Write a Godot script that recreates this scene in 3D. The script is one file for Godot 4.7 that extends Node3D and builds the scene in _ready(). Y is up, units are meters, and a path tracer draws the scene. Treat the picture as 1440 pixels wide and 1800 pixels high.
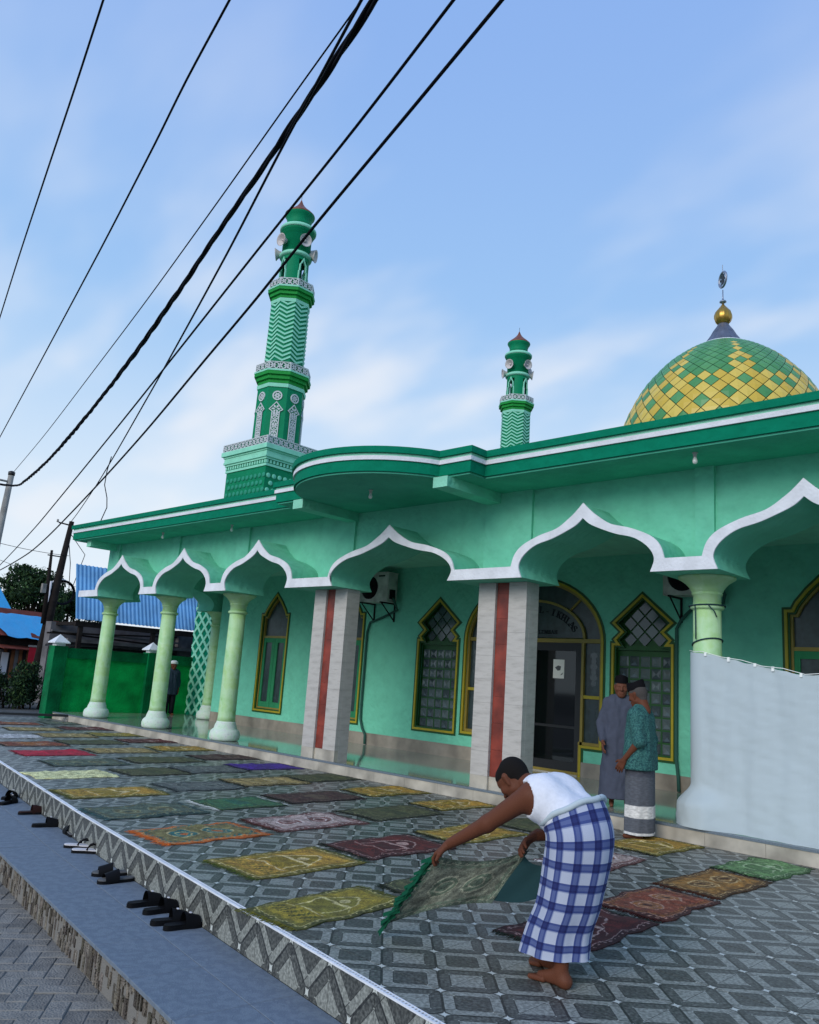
extends Node3D
# A mosque forecourt at dawn: green mosque with arcade, dome and minarets, prayer rugs on a tiled terrace.

const HP := 0.153      # porch floor height
const ZE := -8.4       # porch front edge
const ZC := -8.68      # column line
const ZW := -11.3      # inner wall
const ZT := -8.10      # front of the arch hoods
const ZU := -8.67      # front of the upper wall
const ZB := -8.93      # back of the upper wall
const YT := 2.76       # underside of the arcade
const YS := 4.034      # roof soffit
const EDGE := 0.1405   # how far the terrace edge swings off the facade line, per metre
const V2 := Vector2.UP

var M := {}
var rng := RandomNumberGenerator.new()
var used := {}

# ------------------------------------------------------------------ mesh builder
class MB:
	var st := SurfaceTool.new()
	var xf := Transform3D.IDENTITY
	var uvs := false
	func _init():
		st.begin(Mesh.PRIMITIVE_TRIANGLES)
		st.set_smooth_group(-1)
	func smooth(on := true) -> MB:
		st.set_smooth_group(0 if on else -1)
		return self
	func v(p: Vector3, uv := Vector2.ZERO):
		st.set_uv(uv)
		st.add_vertex(xf * p)
	func tri(a: Vector3, b: Vector3, c: Vector3, ua := Vector2.ZERO, ub := Vector2.ZERO, uc := Vector2.ZERO):
		v(a, ua); v(c, uc); v(b, ub)
	func quad(a: Vector3, b: Vector3, c: Vector3, d: Vector3, ua := Vector2(0, 1), ub := Vector2(1, 1), uc := Vector2(1, 0), ud := Vector2(0, 0)):
		tri(a, b, c, ua, ub, uc)
		tri(a, c, d, ua, uc, ud)
	func box(a: Vector3, b: Vector3) -> MB:
		var x0 = a.x; var y0 = a.y; var z0 = a.z; var x1 = b.x; var y1 = b.y; var z1 = b.z
		quad(Vector3(x0, y0, z1), Vector3(x1, y0, z1), Vector3(x1, y1, z1), Vector3(x0, y1, z1))
		quad(Vector3(x1, y0, z0), Vector3(x0, y0, z0), Vector3(x0, y1, z0), Vector3(x1, y1, z0))
		quad(Vector3(x1, y0, z1), Vector3(x1, y0, z0), Vector3(x1, y1, z0), Vector3(x1, y1, z1))
		quad(Vector3(x0, y0, z0), Vector3(x0, y0, z1), Vector3(x0, y1, z1), Vector3(x0, y1, z0))
		quad(Vector3(x0, y1, z1), Vector3(x1, y1, z1), Vector3(x1, y1, z0), Vector3(x0, y1, z0))
		quad(Vector3(x0, y0, z0), Vector3(x1, y0, z0), Vector3(x1, y0, z1), Vector3(x0, y0, z1))
		return self
	func cbox(c: Vector3, s: Vector3) -> MB:
		return box(c - s / 2, c + s / 2)
	# box with chamfered top rim, for stones and tiles
	func cham(a: Vector3, b: Vector3, k: float) -> MB:
		var t := [Vector3(a.x + k, b.y, b.z - k), Vector3(b.x - k, b.y, b.z - k), Vector3(b.x - k, b.y, a.z + k), Vector3(a.x + k, b.y, a.z + k)]
		var r := [Vector3(a.x, b.y - k, b.z), Vector3(b.x, b.y - k, b.z), Vector3(b.x, b.y - k, a.z), Vector3(a.x, b.y - k, a.z)]
		var o := [Vector3(a.x, a.y, b.z), Vector3(b.x, a.y, b.z), Vector3(b.x, a.y, a.z), Vector3(a.x, a.y, a.z)]
		quad(t[0], t[1], t[2], t[3])
		for i in 4:
			var j = (i + 1) % 4
			quad(r[i], r[j], t[j], t[i]); quad(o[i], o[j], r[j], r[i])
		return self
	# polygon in x, y drawn out from z0 to z1
	func prism(poly: PackedVector2Array, z0: float, z1: float) -> MB:
		var p := poly
		if Geometry2D.is_polygon_clockwise(p):
			p = p.duplicate(); p.reverse()
		var idx := Geometry2D.triangulate_polygon(p)
		for i in range(0, idx.size(), 3):
			var a = p[idx[i]]; var b = p[idx[i + 1]]; var c = p[idx[i + 2]]
			if (b - a).cross(c - a) < 0:
				var t = b; b = c; c = t
			tri(Vector3(a.x, a.y, z1), Vector3(b.x, b.y, z1), Vector3(c.x, c.y, z1))
			tri(Vector3(a.x, a.y, z0), Vector3(c.x, c.y, z0), Vector3(b.x, b.y, z0))
		for i in p.size():
			var a = p[i]; var b = p[(i + 1) % p.size()]
			quad(Vector3(a.x, a.y, z1), Vector3(a.x, a.y, z0), Vector3(b.x, b.y, z0), Vector3(b.x, b.y, z1))
		return self
	# band between two polylines of equal length in x, y
	func band(inn: PackedVector2Array, out: PackedVector2Array, z0: float, z1: float) -> MB:
		for i in inn.size() - 1:
			var a = inn[i]; var b = inn[i + 1]; var c = out[i + 1]; var d = out[i]
			var q := [a, b, c, d]
			if ((b - a).cross(c - a) + (c - a).cross(d - a)) < 0:
				q = [a, d, c, b]
			quad(Vector3(q[0].x, q[0].y, z1), Vector3(q[1].x, q[1].y, z1), Vector3(q[2].x, q[2].y, z1), Vector3(q[3].x, q[3].y, z1))
			quad(Vector3(q[3].x, q[3].y, z0), Vector3(q[2].x, q[2].y, z0), Vector3(q[1].x, q[1].y, z0), Vector3(q[0].x, q[0].y, z0))
			side(a, b, z0, z1, (a + b) / 2 - (c + d) / 2)
			side(d, c, z0, z1, (c + d) / 2 - (a + b) / 2)
		var e = inn.size() - 1
		side(inn[0], out[0], z0, z1, inn[0] - inn[1])
		side(inn[e], out[e], z0, z1, inn[e] - inn[e - 1])
		return self
	func side(a: Vector2, b: Vector2, z0: float, z1: float, outward: Vector2):
		var n := Vector2(b.y - a.y, a.x - b.x)
		if n.dot(outward) < 0:
			var t = a; a = b; b = t
		quad(Vector3(a.x, a.y, z1), Vector3(a.x, a.y, z0), Vector3(b.x, b.y, z0), Vector3(b.x, b.y, z1))
	func ring(c: Vector3, r: float, n: int, turn := 0.0) -> PackedVector3Array:
		var o := PackedVector3Array()
		for i in n:
			var t = TAU * i / n + turn
			o.append(c + Vector3(cos(t) * r, 0, -sin(t) * r))
		return o
	func lathe(pr: Array, n: int, c := Vector3.ZERO, turn := 0.0, caps := true) -> MB:
		var rings := []
		for p in pr:
			rings.append(ring(c + Vector3(0, p.y, 0), maxf(p.x, 0.0005), n, turn))
		return loft(rings, caps)
	func loft(rings: Array, caps := true, us := 1.0, vs := []) -> MB:
		var n: int = rings[0].size()
		for k in rings.size() - 1:
			var A = rings[k]; var B = rings[k + 1]
			var v0 = vs[k] if vs else 0.0
			var v1 = vs[k + 1] if vs else 1.0
			for i in n:
				var j = (i + 1) % n
				quad(A[i], A[j], B[j], B[i], Vector2(us * i / n, v0), Vector2(us * (i + 1) / n, v0), Vector2(us * (i + 1) / n, v1), Vector2(us * i / n, v1))
		if caps:
			cap(rings[0], false); cap(rings[-1], true)
		return self
	func cap(r: PackedVector3Array, up: bool):
		var c := Vector3.ZERO
		for p in r: c += p
		c /= r.size()
		for i in r.size():
			var j = (i + 1) % r.size()
			if up: tri(c, r[i], r[j])
			else: tri(c, r[j], r[i])
	func tube(pts: Array, r, sides := 8, caps := true) -> MB:
		var rings := []
		var up := Vector3.UP
		for i in pts.size():
			var d: Vector3 = (pts[mini(i + 1, pts.size() - 1)] - pts[maxi(i - 1, 0)]).normalized()
			if absf(d.dot(up)) > 0.95: up = Vector3.RIGHT if absf(d.x) < 0.8 else Vector3.BACK
			var s := d.cross(up).normalized()
			var u := s.cross(d).normalized()
			up = u
			var rr: float = r[i] if r is Array else r
			var o := PackedVector3Array()
			for k in sides:
				var t := TAU * k / sides
				o.append(pts[i] + (s * cos(t) + u * sin(t)) * rr)
			rings.append(o)
		return loft(rings, caps)
	func done() -> ArrayMesh:
		st.generate_normals()
		return st.commit()

# ------------------------------------------------------------------ scene helpers
func numbered(parent: Node, called: String) -> String:
	var key := str(parent.get_instance_id()) + called
	var n: int = used.get(key, 0)
	used[key] = n + 1
	return called if n == 0 else "%s_%03d" % [called, n]
func put(called: String, mesh, mat, parent: Node = self) -> MeshInstance3D:
	var o := MeshInstance3D.new()
	o.name = numbered(parent, called)
	o.mesh = mesh.done() if mesh is MB else mesh
	if mat: o.material_override = mat
	parent.add_child(o, true)
	return o
func tag(o: Node, label: String, category: String, group := "") -> Node:
	o.set_meta("label", label)
	o.set_meta("category", category)
	if group: o.set_meta("group", group)
	return o
func base(called: String, at: Vector3, turn := 0.0, parent: Node = self) -> Node3D:
	var o := Node3D.new()
	o.name = numbered(parent, called)
	parent.add_child(o, true)
	o.position = at
	o.rotation.y = turn
	return o
func stru(o: Node) -> Node:
	o.set_meta("kind", "structure")
	return o
func stuff(o: Node) -> Node:
	o.set_meta("kind", "stuff")
	return o
func V(x, y, z) -> Vector3:
	return Vector3(x, y, z)

# ------------------------------------------------------------------ textures and materials
func noise_img(seed_: int, freq: float, oct: int, size := 256) -> Image:
	var n := FastNoiseLite.new()
	n.seed = seed_; n.frequency = freq; n.fractal_octaves = oct
	n.noise_type = FastNoiseLite.TYPE_SIMPLEX_SMOOTH
	return n.get_seamless_image(size, size)
func gray_tex(seed_: int, freq: float, oct: int, lo: float, hi: float, size := 256, power := 1.0) -> ImageTexture:
	var im := noise_img(seed_, freq, oct, size)
	var d := im.get_data()
	var o := PackedByteArray()
	o.resize(size * size * 3)
	for i in size * size:
		var q := int(255.0 * (lo + (hi - lo) * pow(d[i] / 255.0, power)))
		o[i * 3] = q; o[i * 3 + 1] = q; o[i * 3 + 2] = q
	return ImageTexture.create_from_image(Image.create_from_data(size, size, false, Image.FORMAT_RGB8, o))
func mix_tex(seed_: int, freq: float, oct: int, cols: Array, size := 256) -> ImageTexture:
	var im := noise_img(seed_, freq, oct, size)
	var im2 := noise_img(seed_ + 7, freq * 6.0, 3, size)
	var d := im.get_data(); var e := im2.get_data()
	var o := PackedByteArray()
	o.resize(size * size * 3)
	for i in size * size:
		var t := clampf((d[i] * 0.8 + e[i] * 0.2) / 255.0, 0.0, 0.9999) * (cols.size() - 1)
		var k := int(t)
		var c: Color = cols[k].lerp(cols[mini(k + 1, cols.size() - 1)], t - k)
		o[i * 3] = int(c.r * 255); o[i * 3 + 1] = int(c.g * 255); o[i * 3 + 2] = int(c.b * 255)
	return ImageTexture.create_from_image(Image.create_from_data(size, size, false, Image.FORMAT_RGB8, o))
func normal_tex(seed_: int, freq: float, oct: int, strength := 2.0, size := 256) -> ImageTexture:
	var im := noise_img(seed_, freq, oct, size)
	im.convert(Image.FORMAT_RGBA8)
	im.bump_map_to_normal_map(strength)
	return ImageTexture.create_from_image(im)
func rgb(r, g, b) -> Color:
	return Color(r / 255.0, g / 255.0, b / 255.0)
func mat(key: String, c: Color, rough := 0.8, tex = null, scale := 0.5, nor = null, nscale := 0.3) -> StandardMaterial3D:
	var m := StandardMaterial3D.new()
	m.albedo_color = c
	m.roughness = rough
	if rough > 0.5: m.metallic_specular = 0.25
	if tex:
		m.albedo_texture = tex
		m.uv1_triplanar = true; m.uv1_world_triplanar = true
		m.uv1_scale = Vector3.ONE * scale
	if nor:
		m.normal_enabled = true; m.normal_texture = nor; m.normal_scale = nscale
		m.uv1_triplanar = true; m.uv1_world_triplanar = true
		m.uv1_scale = Vector3.ONE * scale
	M[key] = m
	return m
func uvmat(key: String, tex, rough := 0.8) -> StandardMaterial3D:
	var m := StandardMaterial3D.new()
	m.albedo_texture = tex
	m.roughness = rough
	M[key] = m
	return m

func make_materials():
	var plaster := gray_tex(3, 0.02, 5, 0.90, 1.0)
	var stain := gray_tex(15, 0.03, 5, 0.91, 1.0, 512, 0.6)
	var grime := gray_tex(5, 0.012, 6, 0.62, 1.0, 256, 0.7)
	var speck := gray_tex(9, 0.25, 2, 0.75, 1.0)
	var bump := normal_tex(11, 0.15, 3, 3.0)
	var rough_bump := normal_tex(13, 0.3, 3, 6.0)
	mat("mint", rgb(118, 206, 178), 0.85, stain, 0.22, bump, 0.25)
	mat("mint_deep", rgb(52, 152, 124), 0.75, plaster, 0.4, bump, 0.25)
	mat("mint_pale", rgb(150, 226, 198), 0.7, plaster, 0.5, bump, 0.2)
	mat("dark_green", rgb(0, 126, 96), 0.85, stain, 0.2, bump, 0.2)
	mat("soffit", rgb(84, 184, 156), 0.8, plaster, 0.35, bump, 0.2)  # mint made lighter, with bounced light from below put into the colour
	mat("white", rgb(232, 236, 242), 0.6, plaster, 0.6, bump, 0.2)
	mat("tower_green", rgb(4, 134, 92), 0.6, plaster, 0.6, bump, 0.2)
	mat("tower_leaf", rgb(34, 150, 66), 0.6, plaster, 0.6, bump, 0.2)
	mat("silver_screen", rgb(226, 232, 236), 0.55, speck, 2.0)
	mat("yellow", rgb(172, 156, 26), 0.5, plaster, 1.0)
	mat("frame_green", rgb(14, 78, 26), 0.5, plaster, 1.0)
	mat("shutter_green", rgb(52, 140, 96), 0.55, plaster, 1.0)
	mat("olive_wood", rgb(146, 128, 52), 0.5, plaster, 1.0)
	mat("skirting", rgb(158, 150, 138), 0.25, grime, 0.5)
	mat("cream_tile", rgb(196, 190, 176), 0.3, grime, 0.6)
	mat("nosing", rgb(120, 134, 146), 0.3, speck, 1.0)
	mat("porch_floor", rgb(150, 158, 148), 0.07, plaster, 0.3)
	mat("grout", rgb(70, 76, 76), 0.9, speck, 1.0)
	mat("street_joint", rgb(140, 138, 133), 0.95, speck, 1.5)
	mat("ground", rgb(120, 120, 116), 0.95, grime, 0.15, rough_bump, 0.5)
	mat("asphalt", rgb(104, 106, 106), 0.95, grime, 0.2, rough_bump, 0.5)
	mat("black_metal", rgb(22, 24, 28), 0.5)
	mat("rubber", rgb(16, 17, 20), 0.6)
	mat("cable", rgb(10, 12, 20), 0.7)
	mat("steel", rgb(150, 156, 168), 0.4); M.steel.metallic = 0.85
	mat("zinc", rgb(116, 124, 142), 0.5, grime, 1.5); M.zinc.metallic = 0.5
	mat("gold", rgb(176, 140, 66), 0.35); M.gold.metallic = 0.8
	mat("copper", rgb(150, 88, 62), 0.5, grime, 2.0); M.copper.metallic = 0.4
	mat("concrete", rgb(168, 166, 160), 0.9, grime, 0.6, rough_bump, 0.4)
	mat("dark_wood", rgb(46, 40, 38), 0.85, grime, 1.0)
	mat("plank_brown", rgb(140, 92, 62), 0.85, grime, 1.0)
	mat("rust_roof", rgb(120, 62, 52), 0.85, grime, 0.7)
	mat("blue_sheet", rgb(124, 190, 244), 0.5, grime, 0.35)
	mat("blue_tarp", rgb(44, 164, 222), 0.45, plaster, 1.2, rough_bump, 0.4)
	mat("red_paint", rgb(140, 22, 42), 0.6, grime, 0.5)
	mat("fence_frame", rgb(0, 122, 72), 0.7, grime, 0.5, bump, 0.3)
	mat("fence_panel", rgb(10, 184, 92), 0.7, grime, 0.5, bump, 0.3)
	mat("gray_wall", rgb(120, 118, 120), 0.9, grime, 0.5)
	mat("ac_case", rgb(206, 208, 202), 0.5, grime, 1.0)
	mat("ac_dark", rgb(20, 24, 28), 0.6)
	mat("pipe", rgb(52, 92, 84), 0.7)
	mat("horn", rgb(206, 200, 200), 0.5, plaster, 2.0)
	mat("paper", rgb(228, 228, 222), 0.9)
	mat("ink", rgb(28, 34, 40), 0.9)
	mat("sheet", rgb(182, 196, 202), 0.85)
	M.sheet.backlight_enabled = true; M.sheet.backlight = Color(0.25, 0.28, 0.3)
	mat("string", rgb(40, 66, 74), 0.8)
	mat("clip", rgb(235, 240, 238), 0.5)
	mat("bulb", rgb(225, 228, 225), 0.2)
	mat("foot_gray", rgb(96, 98, 100), 0.75)
	mat("foot_white", rgb(205, 204, 208), 0.7)
	mat("brown_leather", rgb(50, 30, 28), 0.55)
	mat("skin", rgb(112, 68, 50), 0.55, speck, 3.0)
	mat("skin_light", rgb(118, 76, 60), 0.55, speck, 3.0)
	mat("hair", rgb(30, 27, 26), 0.9, speck, 9.0)
	mat("gray_hair", rgb(84, 80, 78), 0.9, speck, 9.0)
	mat("velvet", rgb(14, 13, 18), 0.85)
	mat("tank_top", rgb(226, 229, 238), 0.95, stain, 3.0, rough_bump, 0.15)
	mat("robe", rgb(76, 82, 98), 0.85, plaster, 2.0)
	mat("trousers", rgb(26, 28, 36), 0.85)
	mat("navy_shirt", rgb(52, 68, 84), 0.85, plaster, 3.0)
	mat("white_cap", rgb(216, 220, 220), 0.8)
	mat("eye_white", rgb(214, 208, 200), 0.4)
	mat("trunk", rgb(70, 58, 46), 0.9, grime, 1.0)
	# lime marbled paint of the round columns
	mat("lime", Color.WHITE, 0.5, mix_tex(21, 0.014, 4, [rgb(128, 184, 104), rgb(158, 206, 142), rgb(182, 220, 178), rgb(166, 208, 134), rgb(208, 232, 212)]), 0.8, bump, 0.2)
	mat("column_foot", Color.WHITE, 0.6, mix_tex(22, 0.03, 5, [rgb(150, 206, 150), rgb(196, 224, 200), rgb(216, 224, 220), rgb(150, 156, 158)]), 1.4, bump, 0.3)
	mat("travertine", Color.WHITE, 0.35, mix_tex(23, 0.02, 5, [rgb(158, 155, 149), rgb(178, 175, 170), rgb(188, 185, 180), rgb(168, 164, 158)]), 0.9)
	M.travertine.uv1_scale = Vector3(0.5, 2.4, 0.5)
	mat("terracotta", rgb(150, 62, 46), 0.45, grime, 0.9)
	mat("walk_tile", Color.WHITE, 0.55, mix_tex(25, 0.03, 6, [rgb(88, 102, 116), rgb(116, 128, 140), rgb(100, 112, 126), rgb(134, 144, 152)]), 1.3, rough_bump, 0.12)
	for i in 3:
		var k := 0.94 + 0.05 * i
		mat("paver%d" % i, Color(k, k, k), 0.9, mix_tex(26 + i, 0.03, 5, [rgb(104, 103, 100), rgb(124, 122, 117), rgb(140, 137, 130)]), 0.8, rough_bump, 0.3)
	var ash := mix_tex(29, 0.05, 4, [rgb(120, 114, 107), rgb(146, 140, 131), rgb(106, 101, 95), rgb(162, 156, 147)])
	mat("cladding", Color.WHITE, 0.9, ash, 1.0, rough_bump, 0.8)
	M.cladding.vertex_color_use_as_albedo = true
	var g := mat("glass", rgb(70, 92, 92), 0.06)
	g.transparency = BaseMaterial3D.TRANSPARENCY_ALPHA; g.albedo_color.a = 0.55
	var dk := mat("dark_glass", rgb(10, 14, 18), 0.04)
	dk.transparency = BaseMaterial3D.TRANSPARENCY_ALPHA; dk.albedo_color.a = 0.8
	mat("glass_block", rgb(96, 112, 116), 0.12, speck, 3.0)
	mat("glass_block_b", rgb(72, 86, 92), 0.1, speck, 3.0)
	mat("etched", rgb(52, 70, 72), 0.3, grime, 2.0)
	for i in 3:
		var lf := mat("leaf%d" % i, [rgb(44, 66, 40), rgb(58, 82, 46), rgb(34, 54, 38)][i], 0.7)
		lf.backlight_enabled = true; lf.backlight = Color(0.06, 0.1, 0.04)
	for i in 2:
		mat("dome_green%d" % i, [rgb(70, 136, 76), rgb(82, 146, 86)][i], 0.42)
		mat("dome_gold%d" % i, [rgb(200, 170, 58), rgb(210, 184, 80)][i], 0.42)
	mat("dome_joint", rgb(40, 78, 52), 0.6)

# ------------------------------------------------------------------ camera, sky, light
func make_view():
	var cam := Camera3D.new()
	cam.name = "camera"
	cam.fov = 64.508
	cam.near = 0.05; cam.far = 900.0
	cam.position = Vector3(0, 1.437, 0)
	cam.rotation_degrees = Vector3(11.6448, 44.2475, 3.9472)
	add_child(cam)
	cam.current = true
	var env := Environment.new()
	env.background_mode = Environment.BG_SKY
	env.tonemap_mode = Environment.TONE_MAPPER_LINEAR
	env.tonemap_exposure = 1.7
	env.sdfgi_enabled = true; env.ssao_enabled = true; env.ssil_enabled = true
	var sky := Sky.new()
	var pan := PanoramaSkyMaterial.new()
	pan.panorama = sky_image()
	pan.energy_multiplier = 0.60
	sky.sky_material = pan
	env.sky = sky
	env.background_energy_multiplier = 1.0
	var we := WorldEnvironment.new()
	we.name = "world_environment"
	we.environment = env
	add_child(we)
	var sun := DirectionalLight3D.new()
	sun.name = "sun"
	sun.light_color = Color(1.0, 0.965, 0.92)
	sun.light_energy = 0.38
	sun.light_angular_distance = 32.0
	sun.shadow_enabled = true
	add_child(sun)
	var toward := Vector3(0.15, 0.45, 0.88).normalized()      # veiled sun, high behind the camera and to its right
	sun.look_at_from_position(toward * 50.0, Vector3.ZERO, Vector3.UP)

func sky_image() -> ImageTexture:
	var w := 1024; var h := 512
	var n := FastNoiseLite.new()
	n.seed = 4; n.frequency = 0.9; n.fractal_octaves = 5; n.fractal_gain = 0.5
	var n2 := FastNoiseLite.new()
	n2.seed = 12; n2.frequency = 2.6; n2.fractal_octaves = 4
	var buf := PackedFloat32Array()
	buf.resize(w * h * 3)
	var top := Color(0.26, 0.44, 0.84); var mid := Color(0.35, 0.58, 0.90); var low := Color(0.70, 0.85, 0.97)
	var cloud := Color(0.74, 0.82, 0.95)
	for y in h:
		var el := PI * (0.5 - (y + 0.5) / h)
		var e := sin(maxf(el, 0.0))
		var c := low.lerp(mid, smoothstep(0.02, 0.44, e)).lerp(top, smoothstep(0.30, 0.75, e))
		for x in w:
			var az := TAU * (x + 0.5) / w
			var d := Vector3(sin(az) * cos(el), sin(el), -cos(az) * cos(el))
			var q := c
			if el > -0.05:
				# thin cloud sheets drawn out along one direction, projected on a flat layer
				var p := d / (absf(d.y) + 0.22)
				var a := n.get_noise_3d(p.x * 0.8 + p.z * 0.35, p.z * 1.9 - p.x * 0.3, 0.4) * 0.5 + 0.5
				var b := n2.get_noise_3d(p.x * 1.0, p.z * 2.2, 3.0) * 0.5 + 0.5
				var k := smoothstep(0.42, 0.74, a * 0.75 + b * 0.25)
				k *= 0.9 * smoothstep(0.85, 0.2, e)
				var warm := smoothstep(0.2, 0.95, d.dot(Vector3(-0.40, 0.22, -0.89))) 
				q = q.lerp(cloud.lerp(Color(0.95, 0.93, 0.92), warm * 0.6), k * (0.25 + 0.75 * warm))
				q = q.lerp(Color(0.86, 0.90, 0.95), warm * 0.6 * smoothstep(0.46, 0.02, e))
			var i := (y * w + x) * 3
			buf[i] = q.r; buf[i + 1] = q.g; buf[i + 2] = q.b
	return ImageTexture.create_from_image(Image.create_from_data(w, h, false, Image.FORMAT_RGBF, buf.to_byte_array()))

# ------------------------------------------------------------------ printed floor tile
func edge_z(x: float) -> float:
	return -3.749 + (x + 7.58) * (0.1565 if x > -7.58 else 0.18)

func tile_tex(seed_: int) -> ImageTexture:
	var s := 320
	var nz := noise_img(seed_, 0.05, 4, s).get_data()
	var fn := noise_img(seed_ + 50, 0.35, 2, s).get_data()
	var o := PackedByteArray()
	o.resize(s * s * 3)
	for y in s:
		for x in s:
			var u := (x + 0.5) / s; var w := (y + 0.5) / s
			# squares turned by 45 degrees, with their corners at the tile's corners and centre
			var p := u + w; var q := u - w
			var a := p - floorf(p) - 0.5; var b := q - floorf(q) - 0.5
			var light_frame := posmod(int(floorf(p)) + int(floorf(q)), 2) == 0
			# cell centred at (.5, 0) has p = .5, q = .5: light frame
			var aa := absf(a); var ab := absf(b); var m := maxf(aa, ab)
			var i := y * s + x
			var t := (nz[i] - 128) / 255.0; var f := (fn[i] - 128) / 255.0
			var lum := 0.0
			var ca := 0.5 - aa; var cb := 0.5 - ab
			var blu := 1.0
			if sqrt(ca) + sqrt(cb) < 0.37:
				lum = 0.80; blu = 1.02
			elif m > 0.476 or (ca + cb < 0.13 and ca + cb > 0.108):
				lum = 0.20
			elif absf(aa - 0.294) < 0.009 or (absf(ab - 0.294) < 0.009 and aa < 0.294):
				lum = 0.22
			elif m > 0.294:
				lum = 0.54 if light_frame else 0.33
				if aa > 0.294 and ab > 0.36: lum *= 0.9
			else:
				lum = 0.31 if light_frame else 0.54
			if absf(aa - 0.294) < 0.017 and absf(ab - 0.294) < 0.017 and absf(aa - 0.294) + absf(ab - 0.294) < 0.02: lum = 0.72
			if lum < 0.7: lum *= 1.0 + t * (1.0 if lum < 0.35 else 0.6) + f * 0.34
			lum = clampf(lum, 0.05, 0.95)
			o[i * 3] = int(minf(lum * 246, 255)); o[i * 3 + 1] = int(minf(lum * 252, 255)); o[i * 3 + 2] = int(minf(lum * 240 * blu, 255))
	return ImageTexture.create_from_image(Image.create_from_data(s, s, false, Image.FORMAT_RGB8, o))

func in_view(p: Vector3, margin := 4.0) -> bool:
	var d := p - Vector3(0, 1.437, 0)
	var az := rad_to_deg(atan2(-d.x, -d.z)) - 44.25
	return absf(az) < 29.0 + margin

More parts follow.
